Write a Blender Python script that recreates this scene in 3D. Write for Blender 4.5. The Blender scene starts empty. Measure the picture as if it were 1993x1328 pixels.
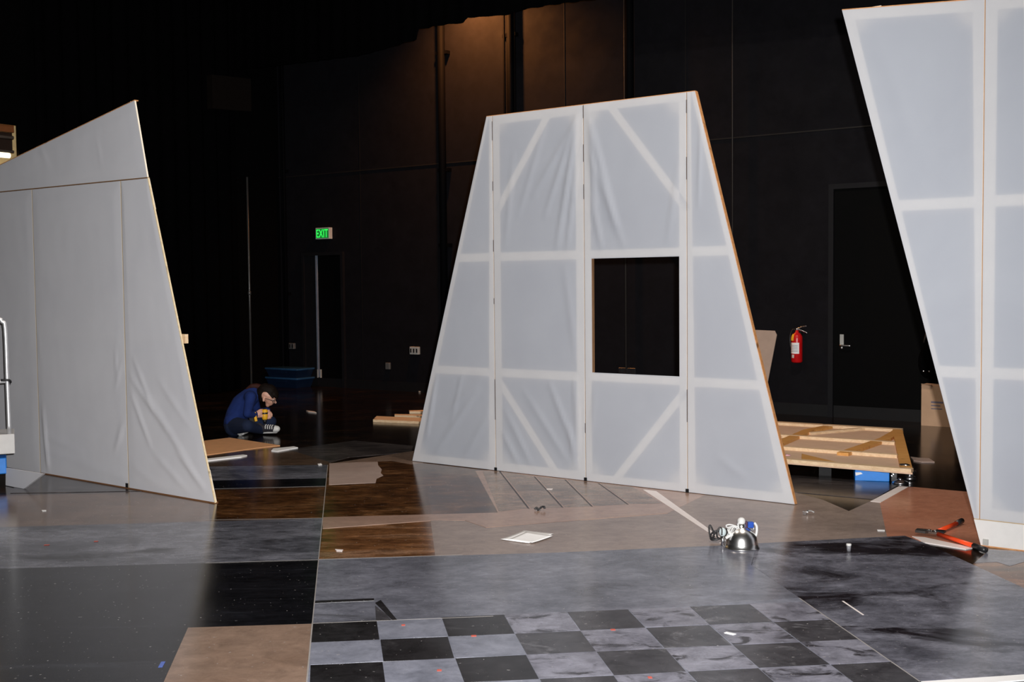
import bpy, bmesh, math, random
from mathutils import Vector, Matrix, noise

random.seed(7)
scene = bpy.context.scene
COL = scene.collection

# ------------------------------------------------------------------ camera
IW, IH, FPX = 1993.0, 1328.0, 2210.0
CAM_H, PITCH, ROLL = 1.62, math.radians(2.87), math.radians(0.57)
cam_data = bpy.data.cameras.new('camera')
cam_data.sensor_width = 36.0
cam_data.lens = 36.0 * FPX / IW
cam_data.clip_end = 200
cam = bpy.data.objects.new('camera', cam_data)
COL.objects.link(cam)
CAM_R = Matrix.Rotation(math.pi / 2 - PITCH, 3, 'X') @ Matrix.Rotation(-ROLL, 3, 'Z')
CAM_P = Vector((0, 0, CAM_H))
cam.matrix_world = Matrix.Translation(CAM_P) @ CAM_R.to_4x4()
scene.camera = cam

# ------------------------------------------------------------------ world, exposure
world = bpy.data.worlds.new('world')
scene.world = world
world.use_nodes = True
world.node_tree.nodes['Background'].inputs[0].default_value = (0.5, 0.45, 0.5, 1)
world.node_tree.nodes['Background'].inputs[1].default_value = 0.0
vs = scene.view_settings
vs.view_transform = 'Standard'
vs.look = 'None'
vs.exposure = 0.0
vs.gamma = 1.0
vs.use_curve_mapping = False

# ------------------------------------------------------------------ the camera's flash
FLASH_W = 3150.0
fl = bpy.data.lights.new('flash', 'SPOT')
fl.energy = FLASH_W
fl.color = (1.0, 0.985, 0.97)
fl.spot_size = math.radians(92)
fl.spot_blend = 1.0
fl.shadow_soft_size = 0.03
flo = bpy.data.objects.new('flash', fl)
flo.location = (0.10, 0.0, CAM_H + 0.13)
flo.rotation_euler = (math.radians(90 - 1.0), 0, math.radians(3.0))
COL.objects.link(flo)

# ------------------------------------------------------------------ dim overhead stage work lamps
OVERHEAD = []
for lx, ly, lw_ in ((2.2, 7.2, 190.0), (-1.6, 8.2, 75.0)):
    ol = bpy.data.lights.new('overhead_lamp', 'AREA')
    ol.shape = 'DISK'; ol.size = 0.5; ol.energy = lw_; ol.color = (1.0, 0.88, 0.76)
    oo = bpy.data.objects.new('overhead_lamp', ol)
    oo.location = (lx, ly, 7.2)
    COL.objects.link(oo)
    OVERHEAD.append((lx, ly, 7.2))

# ------------------------------------------------------------------ pixel helpers
def ray(px, py):
    return CAM_R @ Vector(((px - IW / 2) / FPX, (IH / 2 - py) / FPX, -1.0))

def ground(px, py, z=0.0):
    d = ray(px, py)
    t = (z - CAM_H) / d.z
    return CAM_P + d * t

def at(px, py, y):
    d = ray(px, py)
    return CAM_P + d * (y / d.y)

class Plane:
    """vertical plane through a (left) and b (right) on the ground; u runs left to right, n faces the camera"""
    def __init__(self, a, b):
        self.a = Vector((a.x, a.y, 0)); d = Vector((b.x - a.x, b.y - a.y, 0))
        self.w = d.length; self.d = d.normalized()
        self.n = Vector((self.d.y, -self.d.x, 0))
        if self.n.y > 0: self.n = -self.n
    def uz(self, px, py):
        r = ray(px, py)
        t = (self.a - CAM_P).dot(self.n) / r.dot(self.n)
        p = CAM_P + r * t
        return ((p - self.a).dot(self.d), p.z)
    def pt(self, u, z, out=0.0):
        return self.a + self.d * u + self.n * out + Vector((0, 0, z))
    def px(self, px, py, out=0.0):
        u, z = self.uz(px, py)
        return self.pt(u, z, out)
    def shifted(self, out):
        q = Plane(self.a + self.n * out, self.a + self.n * out + self.d * self.w)
        return q

def srgb(r, g, b):
    f = lambda c: (c / 255 / 12.92) if c <= 10.31 else ((c / 255 + 0.055) / 1.055) ** 2.4
    return (f(r), f(g), f(b))

# ------------------------------------------------------------------ materials
class NT:
    def __init__(self, name):
        self.m = bpy.data.materials.new(name); self.m.use_nodes = True
        self.t = self.m.node_tree; self.n = self.t.nodes; self.l = self.t.links
        self.bsdf = self.n['Principled BSDF']; self.out = self.n['Material Output']
    def node(self, kind, **kw):
        nd = self.n.new(kind)
        for k, v in kw.items(): setattr(nd, k, v)
        return nd
    def link(self, a, b): self.l.new(a, b)
    def coords(self, scale=(1, 1, 1), rot=0.0, world_space=True):
        mp = self.node('ShaderNodeMapping')
        mp.inputs['Scale'].default_value = scale
        mp.inputs['Rotation'].default_value = (0, 0, rot)
        if world_space:
            g = self.node('ShaderNodeNewGeometry'); self.link(g.outputs['Position'], mp.inputs['Vector'])
        else:
            g = self.node('ShaderNodeTexCoord'); self.link(g.outputs['Object'], mp.inputs['Vector'])
        return mp.outputs['Vector']
    def noise(self, vec, scale, detail=4, rough=0.6, dist=0.0):
        nz = self.node('ShaderNodeTexNoise')
        nz.inputs['Scale'].default_value = scale; nz.inputs['Detail'].default_value = detail
        nz.inputs['Roughness'].default_value = rough; nz.inputs['Distortion'].default_value = dist
        self.link(vec, nz.inputs['Vector'])
        return nz.outputs['Fac']
    def ramp(self, fac, stops):
        r = self.node('ShaderNodeValToRGB')
        while len(r.color_ramp.elements) < len(stops): r.color_ramp.elements.new(0.5)
        for e, (p, c) in zip(r.color_ramp.elements, stops):
            e.position = p; e.color = (*c, 1)
        self.link(fac, r.inputs['Fac'])
        return r.outputs['Color']
    def mix(self, fac, a, b, mode='MIX'):
        mx = self.node('ShaderNodeMix', data_type='RGBA', blend_type=mode)
        for val, idx in ((fac, 0), (a, 6), (b, 7)):
            s = mx.inputs[idx]
            if hasattr(val, 'links'): self.link(val, s)
            elif idx == 0: s.default_value = val
            else: s.default_value = (*val, 1)
        return mx.outputs[2]
    def bump(self, fac, strength=0.2, dist=0.01):
        b = self.node('ShaderNodeBump'); b.inputs['Strength'].default_value = strength
        b.inputs['Distance'].default_value = dist
        self.link(fac, b.inputs['Height']); self.link(b.outputs['Normal'], self.bsdf.inputs['Normal'])
    def base(self, c):
        s = self.bsdf.inputs['Base Color']
        if hasattr(c, 'links'): self.link(c, s)
        else: s.default_value = (*c, 1)

MATS = {}
def plain(name, c, rough=0.5, metal=0.0, spec=0.5, vary=0.12, scale=9.0):
    """one colour with a faint procedural mottling"""
    if name in MATS: return MATS[name]
    t = NT(name)
    v = t.coords()
    f = t.noise(v, scale, 3)
    lo = tuple(x * (1 - vary) for x in c); hi = tuple(min(1, x * (1 + vary)) for x in c)
    t.base(t.ramp(f, [(0.3, lo), (0.7, hi)]))
    t.bsdf.inputs['Roughness'].default_value = rough
    t.bsdf.inputs['Metallic'].default_value = metal
    t.bsdf.inputs['Specular IOR Level'].default_value = spec
    MATS[name] = t.m
    return t.m

def emit(name, c, strength):
    t = NT(name)
    t.base((0.02, 0.02, 0.02))
    t.bsdf.inputs['Emission Color'].default_value = (*c, 1)
    t.bsdf.inputs['Emission Strength'].default_value = strength
    MATS[name] = t.m
    return t.m

GRID = math.radians(8.4)     # the sheets of the floor lie turned by this much
def floor_mat(name, stops, scale=2.0, stretch=(1, 1), rough=0.17, detail=7, dist=0.4,
              streak=None, speck=True, spec=0.5, grain=None, mottle=0.45):
    t = NT(name)
    v = t.coords((stretch[0], stretch[1], 1), -GRID)
    f = t.noise(v, scale, detail, 0.65, dist)
    c = t.ramp(f, stops)
    if streak:                                    # (colour, scale, stretch, threshold)
        sc, ss, st, th = streak
        v2 = t.coords((st[0], st[1], 1), -GRID)
        f2 = t.noise(v2, ss, 6, 0.62, 0.9)
        m2 = t.ramp(f2, [(th, (0, 0, 0)), (th + 0.11, (1, 1, 1))])
        c = t.mix(m2, c, sc)
    if grain:
        v3 = t.coords((grain[0], grain[1], 1), -GRID)
        f3 = t.noise(v3, 9, 5, 0.7, 1.2)
        g3 = t.ramp(f3, [(0.35, (grain[2],) * 3), (0.65, (1, 1, 1))])
        c = t.mix(1.0, c, g3, 'MULTIPLY')
    if mottle:
        v6 = t.coords((0.85, 1.15, 1), -GRID)
        f6 = t.noise(v6, 9, 10, 0.80, 0.6)
        g6 = t.ramp(f6, [(0.30, (1 - mottle,) * 3), (0.50, (1, 1, 1)), (0.72, (1 + mottle,) * 3)])
        c = t.mix(1.0, c, g6, 'MULTIPLY')
    if speck:
        v4 = t.coords()
        f4 = t.noise(v4, 55, 2, 0.5)
        m4 = t.ramp(f4, [(0.725, (0, 0, 0)), (0.745, (0.7, 0.7, 0.7))])
        c = t.mix(m4, c, (0.42, 0.40, 0.40))
    t.base(c)
    v5 = t.coords((1, 0.4, 1), -GRID)
    f5 = t.noise(v5, 3.0, 4)
    mr = t.node('ShaderNodeMapRange')
    mr.inputs['To Min'].default_value = rough * 0.75; mr.inputs['To Max'].default_value = rough * 1.35
    t.link(f5, mr.inputs['Value']); t.link(mr.outputs['Result'], t.bsdf.inputs['Roughness'])
    t.bsdf.inputs['Specular IOR Level'].default_value = spec
    MATS[name] = t.m
    return t.m

def wood(name, c1, c2, axis_dir, rough=0.55):
    """pine: grain stretched along axis_dir (a ground angle), with darker knots"""
    t = NT(name)
    v = t.coords((3, 40, 40), -axis_dir)
    f = t.noise(v, 1.0, 4, 0.6, 0.8)
    c = t.ramp(f, [(0.3, c1), (0.7, c2)])
    v2 = t.coords((1, 1, 1))
    k = t.noise(v2, 9, 2, 0.5)
    m = t.ramp(k, [(0.66, (0, 0, 0)), (0.76, (1, 1, 1))])
    c = t.mix(m, c, tuple(x * 0.45 for x in c1))
    t.base(c)
    t.bsdf.inputs['Roughness'].default_value = rough
    MATS[name] = t.m
    return t.m

def muslin(name, refl, trans, share):
    """thin sized cotton: part of the light is thrown back, part passes through"""
    t = NT(name)
    v = t.coords()
    f = t.noise(v, 1.6, 5, 0.6, 0.5)
    f2 = t.noise(v, 420, 1, 0.5)
    var = t.ramp(f, [(0.3, (0.93, 0.93, 0.94)), (0.7, (1.0, 1.0, 1.0))])
    d = t.node('ShaderNodeBsdfDiffuse'); tr = t.node('ShaderNodeBsdfTranslucent')
    t.link(t.mix(1.0, refl, var, 'MULTIPLY'), d.inputs['Color'])
    tr.inputs['Color'].default_value = (*trans, 1)
    b = t.node('ShaderNodeBump'); b.inputs['Strength'].default_value = 0.25; b.inputs['Distance'].default_value = 0.002
    t.link(f2, b.inputs['Height']); t.link(b.outputs['Normal'], d.inputs['Normal'])
    mx = t.node('ShaderNodeMixShader'); mx.inputs[0].default_value = share
    t.link(d.outputs[0], mx.inputs[1]); t.link(tr.outputs[0], mx.inputs[2])
    t.link(mx.outputs[0], t.out.inputs['Surface'])
    MATS[name] = t.m
    return t.m

# ------------------------------------------------------------------ mesh helpers
ORIGIN = {}
def empty(name, loc):
    o = bpy.data.objects.new(name, None)
    o.empty_display_size = 0.1
    o.location = loc
    COL.objects.link(o)
    ORIGIN[o] = Vector(loc)
    return o

def tag(o, label=None, cat=None, group=None, kind=None):
    if label: o['label'] = label
    if cat: o['category'] = cat
    if group: o['group'] = group
    if kind: o['kind'] = kind
    return o

class MB:
    def __init__(self): self.bm = bmesh.new()
    def prism(self, pts, off):
        """closed polygon of world points, extruded by the vector off"""
        off = Vector(off)
        a = [self.bm.verts.new(p) for p in pts]
        b = [self.bm.verts.new(Vector(p) + off) for p in pts]
        n = len(pts)
        self.bm.faces.new(a); self.bm.faces.new(b[::-1])
        for i in range(n):
            self.bm.faces.new((a[i], b[i], b[(i + 1) % n], a[(i + 1) % n]))
        return self
    def box(self, c, size, rot=None):
        m = Matrix.Translation(Vector(c)) @ (rot.to_4x4() if rot is not None else Matrix()) @ Matrix.Diagonal((*size, 1))
        bmesh.ops.create_cube(self.bm, size=1.0, matrix=m)
        return self
    def cyl(self, p0, p1, r0, r1=None, seg=16, caps=True):
        p0, p1 = Vector(p0), Vector(p1); r1 = r0 if r1 is None else r1
        d = p1 - p0
        q = d.to_track_quat('Z', 'Y').to_matrix().to_4x4()
        m = Matrix.Translation((p0 + p1) / 2) @ q
        bmesh.ops.create_cone(self.bm, cap_ends=caps, segments=seg, radius1=r0, radius2=r1, depth=d.length, matrix=m)
        return self
    def ball(self, c, r, sub=2, scale=(1, 1, 1)):
        m = Matrix.Translation(Vector(c)) @ Matrix.Diagonal((*scale, 1))
        bmesh.ops.create_icosphere(self.bm, subdivisions=sub, radius=r, matrix=m)
        return self
    def lathe(self, prof, origin, seg=32, m=None, a0=0.0, a1=2 * math.pi):
        """profile of (r, z) turned round the local z axis through origin"""
        m = Matrix.Translation(Vector(origin)) @ (m.to_4x4() if m is not None else Matrix())
        full = abs(a1 - a0 - 2 * math.pi) < 1e-6
        k = seg if full else seg + 1
        rings = []
        for r, z in prof:
            rings.append([self.bm.verts.new(m @ Vector((r * math.cos(a0 + (a1 - a0) * i / seg), r * math.sin(a0 + (a1 - a0) * i / seg), z))) for i in range(k)])
        for a, b in zip(rings, rings[1:]):
            for i in range(seg):
                j = (i + 1) % k
                try: self.bm.faces.new((a[i], a[j], b[j], b[i]))
                except ValueError: pass
        return self
    def tube(self, pts, r, seg=8, smooth=4, closed=False):
        p = [Vector(q) for q in pts]
        if smooth > 1 and len(p) > 2:
            q = []
            for i in range(len(p) - 1):
                a, b, c, d = p[max(i - 1, 0)], p[i], p[i + 1], p[min(i + 2, len(p) - 1)]
                for k in range(smooth):
                    t = k / smooth
                    q.append(0.5 * ((2 * b) + (c - a) * t + (2 * a - 5 * b + 4 * c - d) * t * t + (3 * b - a - 3 * c + d) * t ** 3))
            q.append(p[-1]); p = q
        rings = []
        up = Vector((0, 0, 1))
        for i, c in enumerate(p):
            d = (p[min(i + 1, len(p) - 1)] - p[max(i - 1, 0)])
            if d.length < 1e-9: d = Vector((1, 0, 0))
            d.normalize()
            s = d.cross(up)
            if s.length < 0.1: s = d.cross(Vector((1, 0, 0)))
            s.normalize(); w = d.cross(s).normalized()
            rings.append([self.bm.verts.new(c + s * (r * math.cos(2 * math.pi * k / seg)) + w * (r * math.sin(2 * math.pi * k / seg))) for k in range(seg)])
        for a, b in zip(rings, rings[1:]):
            # rings can flip where the path turns through vertical: join nearest
            off = min(range(seg), key=lambda o: sum((a[k].co - b[(k + o) % seg].co).length for k in range(seg)))
            for k in range(seg):
                self.bm.faces.new((a[k], a[(k + 1) % seg], b[(k + 1 + off) % seg], b[(k + off) % seg]))
        self.bm.faces.new(rings[0][::-1]); self.bm.faces.new(rings[-1])
        return self
    def bevel(self, w, seg=2):
        bmesh.ops.bevel(self.bm, geom=list(self.bm.edges), offset=w, segments=seg, affect='EDGES', profile=0.5, clamp_overlap=True)
        return self
    def build(self, name, mat, parent=None, smooth=False):
        bm = self.bm
        bmesh.ops.recalc_face_normals(bm, faces=bm.faces)
        if parent is not None:
            o = ORIGIN[parent]
        else:
            xs = [v.co for v in bm.verts]
            lo = [min(c[i] for c in xs) for i in range(3)]; hi = [max(c[i] for c in xs) for i in range(3)]
            o = Vector(((lo[0] + hi[0]) / 2, (lo[1] + hi[1]) / 2, lo[2]))
        bmesh.ops.translate(bm, verts=bm.verts, vec=-o)
        me = bpy.data.meshes.new(name)
        bm.to_mesh(me); bm.free()
        for p in me.polygons: p.use_smooth = smooth
        me.materials.append(mat)
        ob = bpy.data.objects.new(name, me)
        COL.objects.link(ob)
        if parent is not None: ob.parent = parent
        else: ob.location = o
        ORIGIN[ob] = o
        return ob

def rotm(d):
    """rotation whose local x runs along the ground direction d"""
    return Matrix.Rotation(math.atan2(d.y, d.x), 3, 'Z')

def blob(name, chains, voxel, mat, parent, smooth_it=4):
    """one continuous skin over chains of tapering round limbs"""
    bm = bmesh.new()
    for ch in chains:
        prs = list(zip(ch, ch[1:])) if len(ch) > 1 else [(ch[0], ch[0])]
        for (p0, r0), (p1, r1) in prs:
            t = bmesh.new()
            bmesh.ops.create_icosphere(t, subdivisions=2, radius=r0, matrix=Matrix.Translation(p0))
            if (Vector(p1) - Vector(p0)).length > 1e-6:
                bmesh.ops.create_icosphere(t, subdivisions=2, radius=r1, matrix=Matrix.Translation(p1))
                res = bmesh.ops.convex_hull(t, input=t.verts)
                bmesh.ops.delete(t, geom=[g for g in set(res['geom_interior'] + res['geom_unused']) if isinstance(g, bmesh.types.BMVert)], context='VERTS')
            tm = bpy.data.meshes.new('tmp'); t.to_mesh(tm); t.free()
            bm.from_mesh(tm); bpy.data.meshes.remove(tm)
    me = bpy.data.meshes.new('tmp'); bm.to_mesh(me); bm.free()
    ob = bpy.data.objects.new('tmp', me); COL.objects.link(ob)
    r = ob.modifiers.new('r', 'REMESH'); r.mode = 'VOXEL'; r.voxel_size = voxel
    s = ob.modifiers.new('s', 'SMOOTH'); s.iterations = smooth_it; s.factor = 0.5
    dg = bpy.context.evaluated_depsgraph_get()
    em = bpy.data.meshes.new_from_object(ob.evaluated_get(dg))
    bpy.data.objects.remove(ob); bpy.data.meshes.remove(me)
    o = MB(); o.bm.from_mesh(em); bpy.data.meshes.remove(em)
    return o.build(name, mat, parent, True)

# ================================================================== materials used
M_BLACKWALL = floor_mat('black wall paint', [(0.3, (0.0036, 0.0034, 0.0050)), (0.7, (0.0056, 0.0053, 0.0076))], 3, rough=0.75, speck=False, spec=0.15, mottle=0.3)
M_BLACK = plain('black paint', (0.006, 0.006, 0.007), 0.6, spec=0.25)
M_DRAPE = plain('black velour', (0.0014, 0.0013, 0.0016), 0.95, spec=0.03)
M_PIPE = plain('black painted pipe', (0.0016, 0.0016, 0.0022), 0.7, spec=0.05)
M_STEEL = plain('bright steel', (0.72, 0.72, 0.74), 0.25, 1.0)
M_ALU = plain('aluminium', (0.80, 0.81, 0.83), 0.45, 0.75)
M_GREYPLATE = plain('grey cover plate', (0.42, 0.42, 0.40), 0.5)
M_PAPER = plain('white paper', (0.93, 0.93, 0.94), 0.8, vary=0.03)
M_CARD = plain('brown cardboard', (0.56, 0.36, 0.23), 0.85, vary=0.08, scale=4)
M_MDF = plain('grey tan board', (0.44, 0.34, 0.28), 0.8, vary=0.06)
M_WHITEPLASTIC = plain('white plastic', (0.62, 0.62, 0.61), 0.45)
M_BLACKPLASTIC = plain('black plastic', (0.014, 0.014, 0.016), 0.4)
M_BLUE = plain('blue paint', (0.02, 0.24, 0.78), 0.5)
M_BLUEPLASTIC = plain('blue plastic', (0.004, 0.013, 0.036), 0.35)
M_YELLOW = plain('yellow plastic', (0.85, 0.45, 0.02), 0.45)
M_RED = plain('red enamel', (0.62, 0.008, 0.010), 0.3)
M_ORANGE = plain('orange red enamel', (0.80, 0.07, 0.015), 0.3)
ANG = math.atan2(-0.6, 0.8)
M_PINE = wood('pine', (0.66, 0.45, 0.26), (0.82, 0.63, 0.42), ANG)
M_PINEO = wood('amber pine', (0.58, 0.26, 0.06), (0.74, 0.40, 0.13), ANG)
M_PINEDGE = wood('sawn pine edge', (0.50, 0.22, 0.08), (0.68, 0.34, 0.14), ANG)
M_PALEDGE = wood('pale pine edge', (0.66, 0.52, 0.32), (0.80, 0.67, 0.45), ANG)
M_FRAMEWOOD = plain('flat frame pine', (0.92, 0.84, 0.70), 0.7, vary=0.05)
M_SEAM = plain('brown seam strip', (0.22, 0.12, 0.06), 0.7)
M_SEAML = plain('golden seam strip', (0.46, 0.34, 0.20), 0.7)
M_JOINT = plain('worn joint', (0.30, 0.28, 0.27), 0.5)
M_MUSLIN = muslin('sized muslin', (0.615, 0.655, 0.735), (0.97, 0.94, 0.90), 0.36)
M_MUSLINL = muslin('grey primed muslin', (0.745, 0.745, 0.785), (0.80, 0.76, 0.68), 0.12)
M_PLATE = plain('white primed board', (0.70, 0.685, 0.67), 0.75, vary=0.05)

M_STAGE = floor_mat('dark stage floor', [(0.30, (0.004, 0.003, 0.003)), (0.55, (0.018, 0.010, 0.006)), (0.75, (0.085, 0.043, 0.018))], 1.1, (0.7, 1.2), rough=0.15, grain=(0.6, 1.3, 0.35), mottle=0.6)
M_BROWN = floor_mat('brown stained sheet', [(0.30, (0.030, 0.012, 0.006)), (0.52, (0.125, 0.052, 0.018)), (0.72, (0.27, 0.13, 0.055))], 2.6, (0.6, 1.3), rough=0.14, grain=(0.5, 1.4, 0.30), mottle=0.7)
M_FARBROWN = floor_mat('dim brown sheet', [(0.30, (0.05, 0.032, 0.022)), (0.7, (0.14, 0.09, 0.06))], 2.0, (0.5, 1.4), rough=0.17, mottle=0.5)
M_BROWNT = floor_mat('tan brown sheet', [(0.30, (0.125, 0.078, 0.052)), (0.7, (0.20, 0.13, 0.092))], 1.6, (0.6, 1.3), rough=0.16, mottle=0.4)
M_BROWN2 = floor_mat('brown scuffed sheet', [(0.30, (0.07, 0.026, 0.010)), (0.50, (0.23, 0.10, 0.040)), (0.72, (0.46, 0.28, 0.18))], 2.4, (0.40, 1.7), rough=0.16, grain=(0.4, 1.6, 0.45), mottle=0.6)
M_TAN = floor_mat('tan hardboard', [(0.3, (0.31, 0.20, 0.155)), (0.7, (0.38, 0.255, 0.20))], 1.3, (0.7, 1.2), rough=0.20, mottle=0.22)
M_TANB = floor_mat('warm brown hardboard', [(0.3, (0.205, 0.133, 0.096)), (0.7, (0.275, 0.190, 0.145))], 1.5, (0.7, 1.2), rough=0.19, mottle=0.3)
M_ORNG = floor_mat('orange brown hardboard', [(0.3, (0.40, 0.165, 0.100)), (0.7, (0.50, 0.225, 0.145))], 1.3, (0.7, 1.2), rough=0.22, mottle=0.25)
M_TANW = floor_mat('wide tan hardboard', [(0.3, (0.235, 0.182, 0.158)), (0.7, (0.300, 0.236, 0.207))], 1.5, (0.7, 1.2), rough=0.24, mottle=0.25, spec=0.30)
M_PINK = floor_mat('mauve hardboard', [(0.3, (0.40, 0.29, 0.25)), (0.7, (0.47, 0.36, 0.315))], 1.6, rough=0.3, mottle=0.15)
M_PLANKED = floor_mat('weathered plank paint', [(0.32, (0.16, 0.13, 0.11)), (0.52, (0.30, 0.21, 0.16)), (0.7, (0.36, 0.25, 0.19))], 3.0, (0.6, 1.8), rough=0.19, grain=(0.5, 2.0, 0.6))
M_GREY = floor_mat('grey scumbled sheet', [(0.30, (0.0931, 0.0970, 0.1210)), (0.52, (0.1764, 0.1822, 0.2244)), (0.72, (0.2450, 0.2515, 0.3025))], 1.9, (0.8, 1.2), rough=0.20, grain=(0.8, 1.2, 0.72), streak=((0.07, 0.071, 0.08), 0.9, (0.7, 1.7), 0.60), mottle=0.35)
M_GREYD = floor_mat('grey streaked sheet', [(0.30, (0.0637, 0.0663, 0.0814)), (0.52, (0.1617, 0.1663, 0.2002)), (0.72, (0.2646, 0.2693, 0.3190))], 1.9, (0.6, 1.3), rough=0.18, streak=((0.016, 0.016, 0.018), 1.5, (0.6, 1.5), 0.56), grain=(0.5, 1.4, 0.55), mottle=0.5)
M_DARKSTREAK = floor_mat('black veined grey sheet', [(0.30, (0.0833, 0.0842, 0.1078)), (0.52, (0.1666, 0.1683, 0.2090)), (0.72, (0.2646, 0.2673, 0.3245))], 2.4, (0.8, 1.2), rough=0.19, streak=((0.018, 0.014, 0.018), 1.55, (0.75, 1.45), 0.515), grain=(0.8, 1.3, 0.6), mottle=0.55)
M_BLACKSHEET = floor_mat('black stained sheet', [(0.30, (0.004, 0.004, 0.005)), (0.58, (0.010, 0.010, 0.013)), (0.80, (0.040, 0.044, 0.056))], 2.4, (0.25, 2.4), rough=0.18, grain=(0.25, 2.2, 0.5), mottle=0.6)
M_CHECKG = floor_mat('grey tile paint', [(0.30, (0.1274, 0.1356, 0.1705)), (0.52, (0.2009, 0.2109, 0.2618)), (0.72, (0.2646, 0.2752, 0.3355))], 4.5, rough=0.26, mottle=0.3)
M_CHECKM = floor_mat('marbled grey tile paint', [(0.30, (0.1078, 0.1059, 0.1342)), (0.52, (0.2107, 0.2099, 0.2574)), (0.72, (0.2744, 0.2742, 0.3300))], 4.0, rough=0.26, streak=((0.030, 0.028, 0.033), 6.0, (0.9, 1.2), 0.53), mottle=0.5)
M_CHECKD = floor_mat('black tile paint', [(0.30, (0.008, 0.007, 0.008)), (0.60, (0.020, 0.019, 0.021)), (0.80, (0.06, 0.058, 0.062))], 5.0, rough=0.26, mottle=0.7)
M_CHECKDF = floor_mat('faded black tile paint', [(0.30, (0.030, 0.028, 0.033)), (0.60, (0.058, 0.056, 0.063)), (0.80, (0.13, 0.128, 0.14))], 4.2, rough=0.26, streak=((0.16, 0.157, 0.172), 4.5, (0.9, 1.2), 0.58), mottle=0.6)
M_GREYBROWN = floor_mat('grey brown board', [(0.30, (0.05, 0.042, 0.042)), (0.7, (0.11, 0.095, 0.092))], 3.0, (0.4, 1.6), rough=0.2, grain=(0.4, 1.6, 0.5))
M_STRIP = plain('whitish strip paint', (0.82, 0.75, 0.73), 0.4, vary=0.05)
M_LINE = plain('dark line paint', (0.03, 0.022, 0.02), 0.4)
M_TAPE = plain('red tape', (0.55, 0.10, 0.07), 0.5)

# ================================================================== the setting
W = Plane(Vector((-14.0, 13.35 + 0.697 * 18.0, 0)), Vector((4.0, 13.35, 0)))   # back wall
ROOM_H = 8.0
def corner_u(px): return W.uz(px, 600)[0]
u_left = corner_u(548)
u_right = W.w + 6.5
c_left = W.pt(u_left, 0); c_right = W.pt(u_right, 0)

fl_pts = [Vector((-13, -3, 0)), Vector((14, -3, 0)), Vector((14, 26, 0)), Vector((-13, 26, 0))]
floor = tag(MB().prism(fl_pts, (0, 0, -0.15)).build('floor', M_STAGE), kind='structure')
ceil = tag(MB().prism([p + Vector((0, 0, ROOM_H)) for p in fl_pts], (0, 0, 0.15)).build('ceiling', M_BLACK), kind='structure')
wb = MB().prism([W.pt(u_left - 0.3, 0), W.pt(u_right, 0), W.pt(u_right, ROOM_H), W.pt(u_left - 0.3, ROOM_H)], -W.n * 0.2)
wall_back = tag(wb.build('wall_back', M_BLACKWALL), kind='structure')
# side walls run square to the back wall
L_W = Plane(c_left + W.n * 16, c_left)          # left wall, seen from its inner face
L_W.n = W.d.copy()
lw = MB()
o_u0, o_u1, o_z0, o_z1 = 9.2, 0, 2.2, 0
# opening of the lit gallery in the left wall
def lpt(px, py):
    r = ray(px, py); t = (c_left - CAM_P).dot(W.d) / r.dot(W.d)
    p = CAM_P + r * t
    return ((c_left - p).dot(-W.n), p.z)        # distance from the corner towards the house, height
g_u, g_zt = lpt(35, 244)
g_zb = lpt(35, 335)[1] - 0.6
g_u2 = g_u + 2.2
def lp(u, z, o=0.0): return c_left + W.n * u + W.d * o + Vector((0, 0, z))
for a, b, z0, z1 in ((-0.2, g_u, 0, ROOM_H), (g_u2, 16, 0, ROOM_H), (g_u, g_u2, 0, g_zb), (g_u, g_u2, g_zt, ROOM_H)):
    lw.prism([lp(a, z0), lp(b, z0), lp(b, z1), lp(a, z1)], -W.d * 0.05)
wall_left = tag(lw.build('wall_left', plain('deep black wall', (0.0016, 0.0015, 0.0017), 0.9, spec=0.05)), kind='structure')  # one even black, deeper than that of the back wall
wr = MB().prism([c_right, c_right + W.n * 16, c_right + W.n * 16 + Vector((0, 0, ROOM_H)), c_right + Vector((0, 0, ROOM_H))], W.d * 0.2)
tag(wr.build('wall_right', M_BLACKWALL), kind='structure')

# baseboard of the back wall and panel joints of its cladding
tag(MB().prism([W.pt(u_left, 0), W.pt(u_right, 0), W.pt(u_right, 0.14), W.pt(u_left, 0.14)], W.n * 0.015).build('baseboard_back', M_BLACK), kind='structure')

# ------------------------------------------------------------------ floor sheets
def sheet(pix, mat, z=0.004, name='floor_sheet', label=None, parent=floor, thick=None):
    pts = [ground(x, y, z) for x, y in pix]
    for p in pts: p.z = z
    o = MB().prism(pts, (0, 0, -(thick or min(z, 0.006)))).build(name, mat, parent)
    if label: o['label'] = label
    return o

SH = []
# left of the long seam, far to near
sheet([(300, 880), (560, 876), (641, 893), (639, 907), (300, 914)], M_FARBROWN, 0.0026, label='dim brown floor sheet behind the grey one')
sheet([(300, 910), (639, 905), (635, 931), (300, 938)], M_GREYD, 0.0030, label='dark grey scuffed floor sheet beside the long seam')
sheet([(300, 936), (636, 929), (633, 947), (300, 957)], M_BLACKSHEET, 0.0028, label='narrow black floor strip beside the long seam')
sheet([(300, 957), (633, 947), (627, 1014), (-60, 1034), (-60, 965)], M_BROWN, 0.0031, label='dark brown stained floor sheet in front of the tall pointed flat')
sheet([(-60, 968), (405, 953.5), (408, 1020), (-60, 1034)], M_BROWNT, 0.0033, label='tan brown floor sheet at the foot of the pointed flat')
sheet([(20, 960), (60, 905), (330, 905), (330, 955)], M_GREYBROWN, 0.0032)
sheet([(-60, 1028), (628, 1009), (619, 1095), (-60, 1116)], M_GREYD, 0.0034, label='grey streaked floor sheet with a black vein')
sheet([(-90, 1110), (620, 1090), (608, 1213.5), (-90, 1240)], M_BLACKSHEET, 0.0036, label='black stained floor sheet left of the long seam')
sheet([(-90, 1237), (366, 1222), (318, 1328), (290, 1400), (-120, 1400)], M_BLACKSHEET, 0.0037, label='blue black floor sheet beside the tan sheet')
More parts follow.
